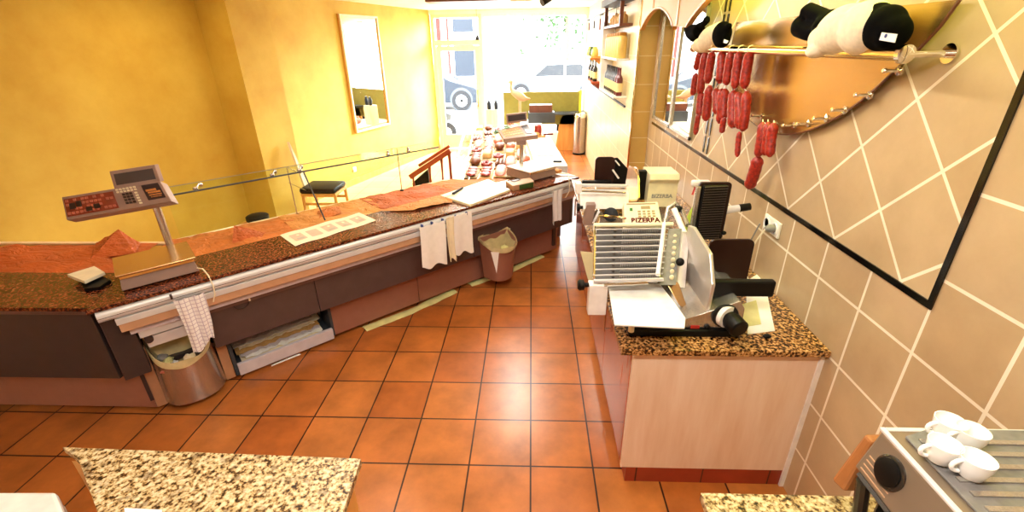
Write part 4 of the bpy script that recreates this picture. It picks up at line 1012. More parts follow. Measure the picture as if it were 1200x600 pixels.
# fence plate (vertical strip with knob)
yb = 2.05
st = [Y(800, 272, yb + .2), Y(808, 274, yb + .2), Y(803, 338, yb - .05), Y(792, 336, yb - .05)]
MB().prism(st, (.0, .02, 0), .002).build('stop_plate', 'guard_steel', s1)
kk = Y(797, 306, yb + .04); MB().lathe(kk, [(.012, 0), (.016, .01), (.02, .02), (.02, .04), (.012, .045)], 14, axis=(-.3, -.9, .3)).build('stop_knob', 'black_plastic', s1, smooth=True)
b = MB()
for i in range(8):
    t_ = i / 7; q0 = Y(791 - 4 * t_, 277 + 48 * t_, 2.27 - .3 * t_); b.ell(q0, (.011, .006, .013), seg=10)
b.build('chain_buttons', 'cream_plastic', s1, smooth=True)
cp = [Y(784, 268, 2.32), Y(799, 268, 2.32), Y(792, 334, 1.97), Y(773, 334, 1.97)]
MB().prism(cp, (0, .012, -.004)).build('chain_side', 'grey_steel', s1)
# chain rack: inclined frame with rods
def rk(u, v):  # u across 0..1 , v 0 top .. 1 bottom
    yy = 2.33 - .35 * v; L = Y(697 + 1 * v - 2 * v, 266 + 60 * v, yy); R_ = Y(784 - 8 * v, 265 + 59 * v, yy); return L.lerp(R_, u)
nrm = (rk(1, 0) - rk(0, 0)).cross(rk(0, 1) - rk(0, 0)).normalized()
if nrm.dot(CAM - rk(0, 0)) < 0: nrm = -nrm
o3 = lambda u, v, h: rk(u, v) + nrm * h
MB().hexa([o3(.03, 0, -.03), o3(.97, 0, -.03), o3(.97, 1, -.03), o3(.03, 1, -.03), o3(.03, 0, -.02), o3(.97, 0, -.02), o3(.97, 1, -.02), o3(.03, 1, -.02)]).build('rack_plate', 'rack_dark', s1)
for i in range(9):
    v = .06 + i * .112
    MB().tube([o3(-.01, v, .004), o3(1.0, v, .004)], .0042, 8).build('rod', 'rod_steel', s1, smooth=True)
b = MB()
for i in range(9):
    v = .02 + i * .112
    for k in range(24):
        u = .38 + k * .025; b.hexa([o3(u, v + .02, -.02), o3(u + .013, v + .02, -.02), o3(u + .013, v + .065, -.02), o3(u, v + .065, -.02), o3(u, v + .02, -.008), o3(u + .013, v + .02, -.008), o3(u + .013, v + .065, -.008), o3(u, v + .065, -.008)])
b.build('chain_links', 'grey_steel', s1)
b = MB()
for i in range(9): b.ell(o3(.28, .05 + i * .112, -.012), (.008, .008, .005), seg=8)
b.build('rivets', 'taupe_dark', s1)
MB().tube([o3(.93, -.02, .012), o3(.93, 1.0, .012)], .011, 8).build('rack_bar', 'white_enamel', s1)
MB().tube([o3(0.0, -.02, .0), o3(0.0, 1.0, .0)], .006, 8).build('rack_side', 'chrome', s1)
MB().tube([o3(-.01, -.035, .0), o3(1.05, -.035, 0)], .012, 8).build('rack_top', 'cream_plastic', s1)
MB().tube([o3(.0, 1.06, .0), o3(1.02, 1.06, 0)], .010, 8).build('rack_foot', 'rod_steel', s1)
MB().tube([o3(.15, 1.14, .0), o3(.8, 1.12, 0)], .007, 8).build('rack_rod', 'chrome', s1)
for u in (.05, .95): MB().tube([o3(u, .9, -.03), V((o3(u, .9, 0).x, 2.1, WZ + .1))], .012, 8).build('rack_leg', 'steel', s1)
MB().tube([o3(.02, 0, -.03), V((.50, 2.5, 1.0)), V((.52, 2.5, WZ + .1))], .012, 8).build('rack_leg', 'steel', s1)
# control box with keys
A_, B_, C_, D_ = Y(731, 237, 2.62), Y(771, 236, 2.62), Y(777, 264, 2.50), Y(732, 265, 2.50)
n = (B_ - A_).cross(D_ - A_).normalized(); n = n if n.dot(CAM - A_) > 0 else -n
P2 = lambda u, v, h=0: A_.lerp(B_, u).lerp(D_.lerp(C_, u), v) + n * h
MB().hexa([P2(0, 0, -.07), P2(1, 0, -.07), P2(1, 1, -.07), P2(0, 1, -.07), P2(0, 0), P2(1, 0), P2(1, 1), P2(0, 1)], .008).build('control_box', 'cream_plastic', s1)
MB().box((P2(.3, 1).x, 2.5, WZ + .1), (P2(.7, 1).x, 2.6, P2(.5, .8).z - .05)).build('control_stand', 'steel', s1)
def pch(name, u0, v0, u1, v1, h0, h1, m_): return MB().hexa([P2(u0, v0, h0), P2(u1, v0, h0), P2(u1, v1, h0), P2(u0, v1, h0), P2(u0, v0, h1), P2(u1, v0, h1), P2(u1, v1, h1), P2(u0, v1, h1)]).build(name, m_, s1)
pch('display', .48, .19, .74, .31, 0, .002, 'beige_plastic'); pch('green_lamp', .16, .26, .24, .38, 0, .003, 'green'); pch('top_line', .08, .06, .92, .12, 0, .001, 'beige_plastic')
b = MB()
for r in range(3):
    for k in range(4):
        u, v = .38 + k * .13, .38 + r * .105; b.hexa([P2(u, v), P2(u + .08, v), P2(u + .08, v + .06), P2(u, v + .06), P2(u, v, .003), P2(u + .08, v, .003), P2(u + .08, v + .06, .003), P2(u, v + .06, .003)])
b.build('keys', 'beige_plastic', s1)
ex = (B_ - A_).normalized(); ey = n.cross(ex)
Rm = Matrix((ex, ey, n)).transposed()
text('lettering', 'BIZERBA', .043, P2(.56, .79, .0015), Rm, 'bottle_red', s1, bold=.0018)
# bracket handle between control box and guard
a0 = Y(783, 243, 2.5)
MB().tube([Y(779, 262, 2.45), Y(783, 244, 2.5), Y(792, 238, 2.52), Y(799, 246, 2.5), Y(806, 264, 2.35)], .012, 10).build('carriage_arm', 'steel', s1, smooth=True)
MB().tube([Y(790, 245, 2.45), Y(797, 262, 2.38), Y(803, 275, 2.3)], .016, 10).build('carriage_arm', 'white_enamel', s1, smooth=True)
MB().ell(Y(795, 245, 2.5), (.025, .02, .02), seg=12).build('arm_joint', 'black_plastic', s1, smooth=True)
MB().tube([Y(700, 264, 2.4), Y(702, 254, 2.45), Y(710, 253, 2.45), Y(733, 256, 2.5)], .008, 8).build('hoop', 'chrome', s1, smooth=True)
# deposit tray
tz = 1.0
tp_ = [Z(712, 333, tz), Z(773, 334, tz), Z(790, 356, tz), Z(803, 374, tz), Z(802, 386, tz), Z(720, 382, tz)]
MB().prism(tp_, (0, 0, .008), .002).build('deposit_tray', 'white_enamel', s1)
MB().tube([V((.46, 1.80, WZ + .03)), V((.46, 1.80, tz))], .014, 12).build('tray_leg', 'cream_plastic', s1)
MB().tube([V((.60, 1.90, WZ + .03)), V((.60, 1.90, tz))], .014, 12).build('tray_leg', 'cream_plastic', s1)
MB().tube([Y(700, 328, 2.05), Y(770, 329, 2.05)], .012, 10).build('front_bar', 'rod_steel', s1)
MB().prism([Y(780, 330, 2.0), Y(796, 333, 2.0), Y(806, 362, 1.92), Y(796, 358, 1.92)], (0, .03, 0), .003).build('slice_chute', 'steel_warm', s1)
# black carriage bar, product plate
q0, q1 = Y(833, 328, 1.92), Y(904, 346, 1.92)
MB().box((q0.x, 1.90, q1.z), (q1.x, 1.94, q0.z), .008).build('carriage_handle', 'black_plastic', s1)
def rrect(a, c_, y, r, n=5):
    x0, x1, z0, z1 = a.x, c_.x, c_.z, a.z; out = []
    for cx_, cz_, s_ in ((x1 - r, z1 - r, 0), (x0 + r, z1 - r, PI / 2), (x0 + r, z0 + r, PI), (x1 - r, z0 + r, 1.5 * PI)):
        for i in range(n): aa = s_ + PI / 2 * i / (n - 1); out.append(V((cx_ + r * math.cos(aa), y, cz_ + r * math.sin(aa))))
    return out
MB().prism(rrect(Y(833, 281, 2.15), Y(874, 334, 2.15), 2.15, .03), (0, .018, 0), .003).build('product_plate', 'brown_plate', s1)
MB().box((.9, 2.0, WZ + .12), (1.0, 2.5, WZ + .16), .006).build('carriage_rail', 'steel', s1)
# ribbed pusher plate with side handle
yp = 2.42
MB().prism(rrect(Y(820, 214, yp), Y(846, 281, yp), yp, .02), (0, .02, 0), .003).build('pusher_plate', 'brown_plate', s1)
a, c_ = Y(823, 216, yp), Y(840, 278, yp)
MB().box((a.x, yp - .03, c_.z), (c_.x, yp, a.z), .006).build('pusher_pad', 'black_plastic', s1)
b = MB(); nr = 22
for i in range(nr):
    z = c_.z + (a.z - c_.z) * (i + .5) / nr; b.tube([(a.x + .005, yp - .034, z), (c_.x - .002, yp - .034, z + .006)], .0032, 6)
b.build('ribs', 'taupe_dark', s1)
MB().box((a.x - .03, yp - .012, c_.z + .02), (a.x - .005, yp + .01, a.z - .01), .004).build('pusher_edge', 'steel', s1)
h0, h1, h2 = Y(846, 247, yp + .03), Y(866, 244, yp + .03), Y(879, 242, yp + .03)
MB().tube([h0, h1], [.022, .02], 16).build('side_handle', 'white_enamel', s1, smooth=True)
MB().tube([h1, h2], [.021, .02], 16).build('handle_grip', 'black_plastic', s1, smooth=True)
MB().tube([Y(843, 272, yp), Y(845, 285, yp)], .006, 8).ell(Y(848, 273, yp - .02), (.015, .012, .012), seg=10).build('pusher_screw', 'black_plastic', s1)
MB().tube([(Y(842, 279, yp).x, yp + .01, Y(842, 279, yp).z + .02), (Y(842, 279, yp).x, yp + .01, WZ + .15)], .012, 8).build('pusher_post', 'steel', s1)
# hanging cover box at the left with knob, beige guard
a, c_ = Y(690, 331, 2.0), Y(709, 366, 2.0)
MB().box((a.x, 1.97, c_.z), (c_.x, 2.03, a.z), .005).build('side_cover', 'white_enamel', s1)
MB().tube([(c_.x - .02, 2.0, a.z - .02), (.45, 2.05, 1.04)], .012, 8).build('cover_arm', 'steel', s1)
q = Y(684, 335, 1.98); MB().lathe(V((a.x, 1.99, q.z)), [(.010, 0), (.012, .02), (.026, .025), (.028, .045), (.02, .055)], 16, axis=(-1, 0, 0)).build('side_knob', 'black_plastic', s1, smooth=True)
MB().prism([Y(680, 295, 2.2), Y(697, 297, 2.2), Y(698, 328, 2.08), Y(689, 328, 2.08)], (.0, .012, .0), .002).build('side_guard', 'beige_plastic', s1)

# ---- second slicer
s2_ = thing('meat_slicer', (.72, 3.4, WZ), 'second steel meat slicer with a dark product plate, farther along the granite', 'slicer', 'meat slicers on the granite')
MB().box((.48, 3.15, WZ), (1.0, 3.75, WZ + .05), .006).build('base_plate', 'steel', s2_)
MB().box((.52, 3.35, WZ + .05), (.98, 3.7, WZ + .16), .01).build('housing', 'steel_warm', s2_)
y2 = 3.3
a, c_ = Y(679, 222, y2), Y(734, 240, y2)
MB().hexa([(a.x, y2 - .1, c_.z), (c_.x, y2 - .1, c_.z), (c_.x, y2 + .02, c_.z), (a.x, y2 + .02, c_.z), (a.x, y2 - .04, a.z - .02), (c_.x, y2 - .04, a.z - .02), (c_.x, y2 + .02, a.z), (a.x, y2 + .02, a.z)], .005).build('deposit_tray', 'white_enamel', s2_)
MB().tube([Y(676, 217, y2), Y(734, 218, y2)], .014, 10).build('front_bar', 'alu', s2_)
MB().tube([Y(682, 224, y2 - .06), Y(733, 226, y2 - .06)], .008, 10).build('front_bar', 'chrome', s2_)
a, c_ = Y(682, 211, y2 + .03), Y(700, 217, y2 + .03); MB().box((a.x, y2, c_.z), (c_.x + .1, y2 + .04, a.z), .005).build('carriage_handle', 'black_plastic', s2_)
a, c_ = Y(675, 214, y2), Y(681, 226, y2); MB().box((a.x, y2 - .03, c_.z), (c_.x, y2 + .05, a.z), .005).build('bar_end', 'white_enamel', s2_)
MB().prism(rrect(Y(698, 184, y2 + .08), Y(719, 214, y2 + .08), y2 + .08, .03), (0, .015, 0), .003).build('product_plate', 'brown_plate', s2_)
MB().prism([Y(717, 186, y2 + .1), Y(724, 185, y2 + .1), Y(736, 198, y2 + .1), Y(732, 222, y2 + .1), Y(717, 218, y2 + .1)], (0, .02, 0), .004).build('pusher_plate', 'black_plastic', s2_)
MB().tube([Y(718, 199, y2 + .07), Y(725, 209, y2 + .07)], .007, 8).build('pusher_pin', 'white_enamel', s2_)
MB().tube([Y(721, 188, y2 + .07), Y(726, 194, y2 + .07)], .005, 8).build('pusher_pin', 'white_enamel', s2_)
gx2 = .76
MB().prism([X(x, y, gx2) for x, y in ((733, 200), (737, 194), (742, 197), (747, 206), (748, 232), (742, 245), (733, 240))], (.014, 0, 0), .003).build('blade_guard', 'steel_warm', s2_)
MB().lathe(V((gx2 + .016, 3.4, 1.12)), [(.15, 0), (.15, .004), (.05, .01)], 36, axis=(1, 0, 0)).build('blade', 'chrome', s2_, smooth=True)
a, c_ = Y(748, 200, y2 + .1), Y(757, 235, y2 + .1); MB().box((a.x, y2 + .08, c_.z), (c_.x + .01, y2 + .14, a.z), .006).build('guard_bracket', 'black_plastic', s2_)
tl_, tr2, br_, bl_ = Y(757, 199, y2 + .12), Y(791, 198, y2 + .12), Y(789, 240, y2), Y(756, 240, y2)
ml, mr = Y(756, 209, y2 + .02), Y(791, 208, y2 + .02)
MB().prism([V((0, y2 + .0, .99)), V((0, y2 + .0, ml.z - .02)), V((0, y2 - .03, ml.z)), V((0, y2 - .03, tl_.z - .03)), V((0, y2 + .1, tl_.z)), V((0, y2 + .22, tl_.z)), V((0, y2 + .22, .99))][::-1] and
           [V((tl_.x, y2, .99)), V((tl_.x, y2, ml.z - .03)), V((tl_.x, y2 - .03, ml.z)), V((tl_.x, y2 - .01, ml.z + .04)), V((tl_.x, y2 + .08, tl_.z)), V((tl_.x, y2 + .22, tl_.z)), V((tl_.x, y2 + .22, .99))], (tr2.x - tl_.x, 0, 0), .006).build('control_box', 'cream_plastic', s2_)
text('lettering', 'BIZERBA', .040, V(((tl_.x + tr2.x) / 2, y2 - .001, Y(773, 230, y2).z)), Matrix.Rotation(PI / 2, 3, 'X'), 'ink_grey', s2_, bold=.0008)
MB().box((tl_.x + .03, y2 + .05, WZ + .05), (tr2.x - .03, y2 + .2, .99), .004).build('control_stand', 'steel', s2_)
q = Y(680, 243, y2 - .1); MB().lathe(q + V((.02, 0, 0)), [(.012, 0), (.012, .02), (.03, .025), (.03, .045)], 14, axis=(-1, 0, 0)).build('side_knob', 'black_plastic', s2_, smooth=True)
a, c_ = Y(684, 238, y2 - .1), Y(693, 262, y2 - .1); MB().hexa([(a.x, y2 - .14, c_.z), (c_.x, y2 - .14, c_.z), (c_.x, y2 - .06, c_.z), (a.x, y2 - .06, c_.z), (a.x + .02, y2 - .14, a.z), (c_.x + .02, y2 - .14, a.z), (c_.x + .02, y2 - .06, a.z), (a.x + .02, y2 - .06, a.z)], .005).build('side_cover', 'scale_grey', s2_)
MB().tube([(.50, y2 - .08, .99), (.46, y2 - .1, WZ + .04)], .03, 12).build('support', 'steel', s2_)
MB().lathe(Y(716, 252, 3.1), [(.05, 0), (.05, .03), (.02, .035)], 20, axis=(-.2, -.8, .4)).build('dial', 'black_plastic', s2_, smooth=True)
# spray bottle
bp = Y(812, 260, 2.95); sbp = V((bp.x, 2.95, WZ))
sbt = thing('spray_bottle', sbp, 'green spray bottle with a white trigger head behind the slicers', 'bottle')
zt = Y(812, 212, 2.95).z
MB().lathe(sbp, [(.035, 0), (.042, .01), (.042, .17), (.03, .21), (.014, .25), (.014, zt - WZ - .05)], 18).build('bottle', 'lime', sbt, smooth=True)
MB().box((sbp.x - .05, 2.93, zt - .035), (sbp.x + .07, 2.97, zt + .005), .012).build('spray_head', 'white_enamel', sbt)
MB().tube([(sbp.x - .02, 2.95, zt - .04), (sbp.x - .035, 2.94, zt - .09)], .007, 8).build('trigger', 'red', sbt)
# papers
def flat(pts, z, mat, label, name='receipt', th=.002): 
    o = MB().prism([Z(x, y, z) for x, y in pts], (0, 0, th)).build(name, mat, origin=Z(*pts[0], z)); return tag(o, label, 'paper', 'papers on the granite by the near slicer')
flat([(876, 392), (908, 388), (900, 350), (893, 318), (874, 330)], WZ + .0005, 'paper_white', 'white paper sheet on the granite at the right of the near slicer')
flat([(868, 384), (892, 380), (886, 352), (866, 358)], WZ + .003, 'foil_yellow', 'yellowish printed slip lying on the white sheet by the slicer')
q = Z(899, 394, WZ + .01); o = MB().ell(q, (.02, .012, .01), seg=10).build('cable_clip', 'black_plastic', origin=q - V((0, 0, .01)), smooth=True); tag(o, 'tiny black clip at the front corner of the white sheet', 'clip')

# wall sockets
sk = thing('wall_socket', X(906, 265, WX), 'white double socket on the tiled wall right of the slicers', 'socket')
a, c_ = X(895, 252, WX), X(918, 279, WX)
MB().box((WX - .012, 2.30, 1.15), (WX, 2.47, 1.235), .004).build('plate', 'switch_white', sk)
for yy in (2.345, 2.43): MB().lathe((WX - .012, yy, 1.193), [(.032, 0), (.032, .006), (.026, .006), (.026, -.004)], 20, axis=(-1, 0, 0)).build('outlet', 'porcelain', sk, smooth=True)
pl = thing('plug_cable', (WX - .05, 2.37, 1.15), 'grey plug with pale cables looping down to the granite behind the slicer', 'cable')
MB().lathe((WX - .012, 2.345, 1.193), [(.02, 0), (.022, .03), (.01, .05)], 14, axis=(-1, 0, 0)).build('plug', 'ink_grey', pl, smooth=True)
pts = [(WX - .06, 2.345, 1.19), (WX - .09, 2.36, 1.10), (WX - .08, 2.40, .98), (WX - .13, 2.44, .90), (WX - .2, 2.40, .882), (WX - .16, 2.3, .884), (WX - .1, 2.33, .90), (WX - .14, 2.42, .91), (WX - .22, 2.5, .885), (WX - .35, 2.6, .88)]
def smooth_pts(p, n=6):
    p = [V(q) for q in p]; out = []
    for i in range(len(p) - 1):
        a, b, c_, d = p[max(i - 1, 0)], p[i], p[i + 1], p[min(i + 2, len(p) - 1)]
        for k in range(n):
            t = k / n; out.append(.5 * ((2 * b) + (c_ - a) * t + (2 * a - 5 * b + 4 * c_ - d) * t * t + (3 * b - a - 3 * c_ + d) * t ** 3))
    return out + [p[-1]]
MB().tube(smooth_pts(pts), .0045, 8).build('cord', 'paper_cream', pl, smooth=True)
MB().tube(smooth_pts([(WX - .05, 2.43, 1.19), (WX - .07, 2.45, 1.08), (WX - .06, 2.52, .95), (WX - .12, 2.50, .89), (WX - .17, 2.42, .905), (WX - .12, 2.36, .93), (WX - .07, 2.42, .92), (WX - .1, 2.5, .90), (WX - .25, 2.55, .885)]), .004, 8).build('cord', 'ink_grey', pl, smooth=True)

# ================================================================== STEEL PLATE, RAIL, SAUSAGES, PLUSH COWS
PXX = WX - .035
pts = []
Yc_, Zc_, Rr = 2.60, 2.77, 1.11
def arc(y): return Zc_ - math.sqrt(max(0, Rr * Rr - (y - Yc_) ** 2))
pts = [V((PXX, 1.62, 2.21)), V((PXX, 1.66, 2.14)), V((PXX, 1.73, 2.06))]
y = 1.80
while y < 3.12: pts.append(V((PXX, y, arc(y)))); y += .06
pts += [V((PXX, 3.2, 1.87)), V((PXX, 3.26, 1.98)), V((PXX, 3.28, 2.10)), V((PXX, 3.26, 2.21))]
ms = thing('steel_plate', (PXX, 2.5, 1.66), 'large curved brushed steel plate with chrome pegs mounted on the tiled wall', 'wall plate')
MB().prism(pts, (.008, 0, 0)).build('plate', 'plate_steel', ms)
rim = [p + V((-.003, 0, 0)) for p in pts]; MB().tube([p + V((.004, 0, 0)) for p in pts], .0055, 6).build('rim', 'dark_wood', ms)
for yy, zz in ((2.0, 2.1), (2.9, 2.1), (2.45, 1.8)): MB().cyl((PXX + .008, yy, zz), (WX, yy, zz), .015, n=10).build('spacer', 'steel', ms)
pegs = [(1055, 83), (1020, 111.5), (991, 129), (969, 139), (948, 145), (931, 147), (908, 145), (893, 136)]
for px, py in pegs:
    q = X(px, py, PXX); MB().lathe(q, [(.016, 0), (.016, .006), (.006, .01), (.005, .045), (.008, .048), (.009, .056), (.006, .06)], 12, axis=(-1, -.0, .02)).build('peg', 'chrome', ms, smooth=True)
RX = 1.17
ra, rb = X(813, 57, RX), X(1062, 61, RX)
hr = thing('hanging_rail', (RX, 2.5, ra.z), 'long polished brass rail across the front of the steel plate', 'rail')
RZ = 2.062
MB().tube([(RX, rb.y, RZ), (RX, ra.y, RZ)], .021, 16).build('tube', 'brass', hr, smooth=True)
for i, y in enumerate((rb.y, ra.y)):
    MB().lathe((RX, y, RZ), [(.018, -.01), (.028, -.006), (.028, .012), (.018, .016)], 20, axis=(0, 1, 0)).build('end_ring', 'chrome', hr, smooth=True)
    MB().tube([(RX, y, RZ), (WX, y, RZ)], .011, 12).build('bracket', 'chrome', hr, smooth=True)
    MB().lathe((WX - .012, y, RZ), [(.03, 0), (.03, .006), (.015, .012)], 20, axis=(1, 0, 0)).build('rose', 'chrome', hr, smooth=True)
    pass
# sausages: strand = list of links as (px top, py top, px bottom, py bottom, radius)
def strand(links, xx, label, hang=None, grp='strings of red sausages hanging at the steel plate'):
    top = X(links[0][0], links[0][1], xx)
    t_ = thing('sausage_string', top, label, 'sausages', grp)
    prev = None
    for i, (x0, y0, x1, y1, r) in enumerate(links):
        r *= 1.12
        xi = xx + (i % 2) * .008; a, b_ = X(x0, y0, xi), X(x1, y1, xi); n = 12; pp, rr = [], []
        bow = .008 * (1 if (i + int(x0)) % 2 else -1)
        for k in range(n + 1):
            t = k / n; pp.append(a.lerp(b_, t) + V((0, bow * math.sin(PI * t), 0))); e = min(t, 1 - t) * 2
            rr.append(r * (.32 + .68 * min(1, (e * 4.2)) ** .6) * (1 + .05 * math.sin(k * 2.3 + x0)))
        s_ = MB().tube(pp, rr, 12)
        for v in s_.b.verts: v.co += V((0, 1, 0)) * .003 * noise.noise(v.co * 40)
        s_.build('sausage', 'sausage_red', t_, smooth=True)
        if prev is not None: MB().tube([prev, a], .003, 6).build('twine', 'sausage_string', t_)
        prev = b_
    if hang == 'rail':
        loop = [(RX + .021 * math.sin(a_), top.y, RZ + .021 * math.cos(a_)) for a_ in [i * PI / 6 for i in range(13)]]
        MB().tube(loop, .003, 6).tube([(RX, top.y, RZ - .02), top], .003, 6).build('twine', 'sausage_string', t_)
    elif hang is not None:
        MB().tube([hang, top], .003, 6).build('twine', 'sausage_string', t_)
    return t_
P1 = RX - .005
names = ['first', 'second', 'third', 'fourth', 'fifth', 'sixth', 'seventh']
strand([(821, 61, 816, 82, .022), (816, 86, 812, 112, .020)], P1, 'short sausage string at the far left end of the rail', 'rail')
strand([(827, 60, 820, 112, .024), (822, 108, 820, 136, .024), (819, 133, 815, 158, .016)], P1 - .005, 'second sausage string from the left end of the rail', 'rail')
strand([(835, 61, 829, 98, .024), (832, 100, 827, 142, .026)], P1, 'third sausage string from the left end of the rail', 'rail')
strand([(846, 60, 843, 98, .024), (839, 104, 840, 134, .024), (846, 104, 843, 145, .022)], P1 - .004, 'fourth sausage string from the left end of the rail', 'rail')
strand([(857, 60, 851, 100, .022), (850, 104, 848, 140, .024), (849, 138, 846, 156, .016)], P1, 'fifth sausage string, longer than its left neighbour', 'rail')
strand([(867, 60, 861, 104, .023), (860, 106, 859, 150, .027), (866, 108, 866, 151, .024)], P1 - .004, 'sixth sausage string, thick double links at its lower end', 'rail')
strand([(879, 60, 872, 104, .024), (875, 107, 870, 154, .024), (867, 154, 864, 184, .014)], P1, 'rightmost and longest sausage string on the rail, with a thin tail', 'rail')
for i, (l, lab) in enumerate((([(894, 143, 888, 184, .022), (889, 183, 877, 221, .028)], 'sausage string from the pegs ending in one wide tapering link'), ([(900, 143, 896, 182, .020)], 'single middle sausage hanging from the lower pegs'), ([(907, 144, 902, 184, .022)], 'rightmost sausage hanging from the lower pegs'))):
    strand(l, PXX - .06, lab, X(l[0][0], l[0][1] - 2.5, PXX - .05), 'sausages on the lower pegs')
# plush cows
def blob(parts, vox=.009):
    b = MB()
    for c_, r, rot in parts: b.ell(c_, r, rot, seg=20)
    return b
XP = 1.165
def XC(px, py, dx=0): return X(px, py, XP + dx)
cw = thing('plush_cow', XC(1000, 50), 'large black and white plush cow on the right end of the rail', 'soft toy')
Rx = lambda a: Matrix.Rotation(a, 3, 'X')
b = MB(); b.ell(XC(990, 35), (.085, .13, .085), Rx(-.25), 20).ell(XC(1015, 33), (.08, .10, .09), None, 20).ell(XC(970, 45), (.07, .07, .055), None, 18); b.tube([XC(978, 47), XC(965, 55), XC(957, 60, -.04)], [.04, .035, .03], 12).ell(XC(955, 60, -.045), (.035, .04, .028), None, 14)
b.build('body', 'white_fur', cw, remesh=.009)
b = MB(); b.ell(XC(1037, 33), (.06, .068, .072), Rx(.3), 20).ell(XC(1046, 38), (.055, .055, .055), None, 16).tube([XC(1046, 18), XC(1049, 8)], [.02, .012], 10).ell(XC(1028, 17), (.05, .045, .04), None, 14); b.build('head', 'black_fur', cw, remesh=.009)
b = MB(); b.tube([XC(980, 22), XC(970, 30), XC(965, 40)], [.03, .055, .05], 12).tube([XC(972, 22), XC(958, 16), XC(947, 12)], [.03, .03, .032], 12).ell(XC(946, 13), (.03, .033, .025), None, 12).tube([XC(962, 36), XC(948, 36), XC(938, 32)], [.04, .04, .042], 12).ell(XC(937, 31), (.036, .04, .045), None, 12).tube([XC(974, 18), XC(984, 13)], [.025, .012], 10); b.build('hindquarters', 'black_fur', cw, remesh=.009)
q = [XC(1034, 38, -.10), XC(1052, 40, -.10), XC(1049, 50, -.10), XC(1031, 47, -.10)]
MB().prism(q, (-.002, 0, 0)).build('tag', 'paper_white', cw)
MB().ell(XC(1038, 42, -.103), (.002, .006, .006), seg=8).build('tag_print', 'ink_blue', cw)
cw2 = thing('plush_cow', XC(832, 52), 'smaller plush cow draped over the left end of the rail above the sausages', 'soft toy')
b = MB(); b.ell(XC(832, 46), (.07, .14, .075), Rx(-.35), 20).ell(XC(822, 53), (.06, .09, .05), None, 16).ell(XC(843, 38), (.06, .10, .06), None, 16); b.build('body', 'white_fur', cw2, remesh=.009)
b = MB(); b.tube([XC(805, 33), XC(812, 38), XC(820, 36)], [.025, .055, .045], 12).tube([XC(812, 42), XC(813, 48)], [.035, .02], 12).tube([XC(818, 32), XC(826, 27), XC(829, 22)], [.028, .02, .028], 12); b.build('head', 'black_fur', cw2, remesh=.009)
b = MB(); b.ell(XC(846, 40, -.05), (.05, .085, .07), None, 18).ell(XC(846, 46, -.05), (.045, .07, .05), None, 16).ell(XC(854, 31, -.05), (.02, .025, .022), None, 10); b.build('rear', 'black_fur', cw2, remesh=.009)
MB().prism([XC(849, 46, -.11), XC(854, 48, -.11), XC(852, 51, -.11), XC(848, 50, -.11)], (-.002, 0, 0)).build('tag', 'paper_white', cw2)

# wall mirror between the arches, two panes in a steel frame
my0, my1, mz0, mz1 = 3.86, 5.12, 1.37, 2.36
wm = thing('wall_mirror', (WX - .01, 4.5, mz0), 'two-pane mirror in a thin steel frame on the tiled wall behind the sausages', 'mirror')
MB().box((WX - .012, my0, mz0), (WX, my1, mz1)).build('backing', 'steel', wm)
MB().box((WX - .016, my0 + .02, mz0 + .03), (WX - .012, 4.44, mz1 - .02)).build('mirror_glass', 'mirror', wm)
MB().box((WX - .016, 4.50, mz0 + .03), (WX - .012, my1 - .02, mz1 - .02)).build('mirror_glass', 'mirror', wm)
b = MB()
for y0, y1, z0, z1 in ((my0, my0 + .02, mz0, mz1), (my1 - .02, my1, mz0, mz1), (4.44, 4.50, mz0, mz1), (my0, my1, mz0, mz0 + .03), (my0, my1, mz1 - .02, mz1)): b.box((WX - .03, y0, z0), (WX - .012, y1, z1), .002)
b.build('frame', 'steel', wm)

# ================================================================== FAR WALL SHELVES
sf = thing('bottle_shelf', (FX, 6.6, 1.45), 'white wall shelf unit with a dark wooden upper frame holding jars and wine bottles', 'shelf')
ys0, ys1 = 5.75, 6.95
def FP(x, y, off=0): return X(x, y, FX - off)
zb1 = FP(728, 67).z; zb2 = FP(727, 109).z
MB().box((FX - .16, ys0, zb1 - .02), (FX, ys1, zb1), .002).build('board', 'white_enamel', sf)
MB().box((FX - .16, ys0, zb2 - .02), (FX, ys1, zb2), .002).build('board', 'white_enamel', sf)
for y in (ys1,): MB().box((FX - .16, y, zb2 - .02), (FX, y + .02, 2.35), .002).build('side', 'white_enamel', sf)
zt_ = 2.30
MB().box((FX - .15, ys0, zt_ - .03), (FX, ys1, zt_), .002).build('upper_board', 'dark_wood', sf)
for y in (ys0, ys1 - .04): MB().box((FX - .15, y, zt_), (FX - .11, y + .04, CZ)).build('upright', 'dark_wood', sf)
MB().box((FX - .2, ys0 - .05, 2.52), (FX, ys1, 2.60)).build('top_box', 'black_plastic', sf)
for i in range(7):
    y = ys0 + .12 + i * .155; q = V((FX - .08, y, zb1)); j = thing('preserve_jar', q, 'tall pale yellow jar on the upper shelf of the far wall, number place %s from the near end' % ['first', 'second', 'third', 'fourth', 'fifth', 'sixth', 'seventh'][i], 'jar', 'jars on the upper wall shelf')
    j['label'] = 'tall pale yellow jar on the upper far-wall shelf, %s from the near end' % ['first', 'second', 'third', 'fourth', 'fifth', 'sixth', 'last'][i]
    MB().lathe(q, [(.05, 0), (.055, .01), (.055, .21), (.04, .24)], 16).build('jar', 'jar_yellow', j, smooth=True)
    MB().lathe(q, [(.042, .24), (.045, .245), (.045, .27), (.03, .275)], 16).build('lid', 'jar_lid', j, smooth=True)
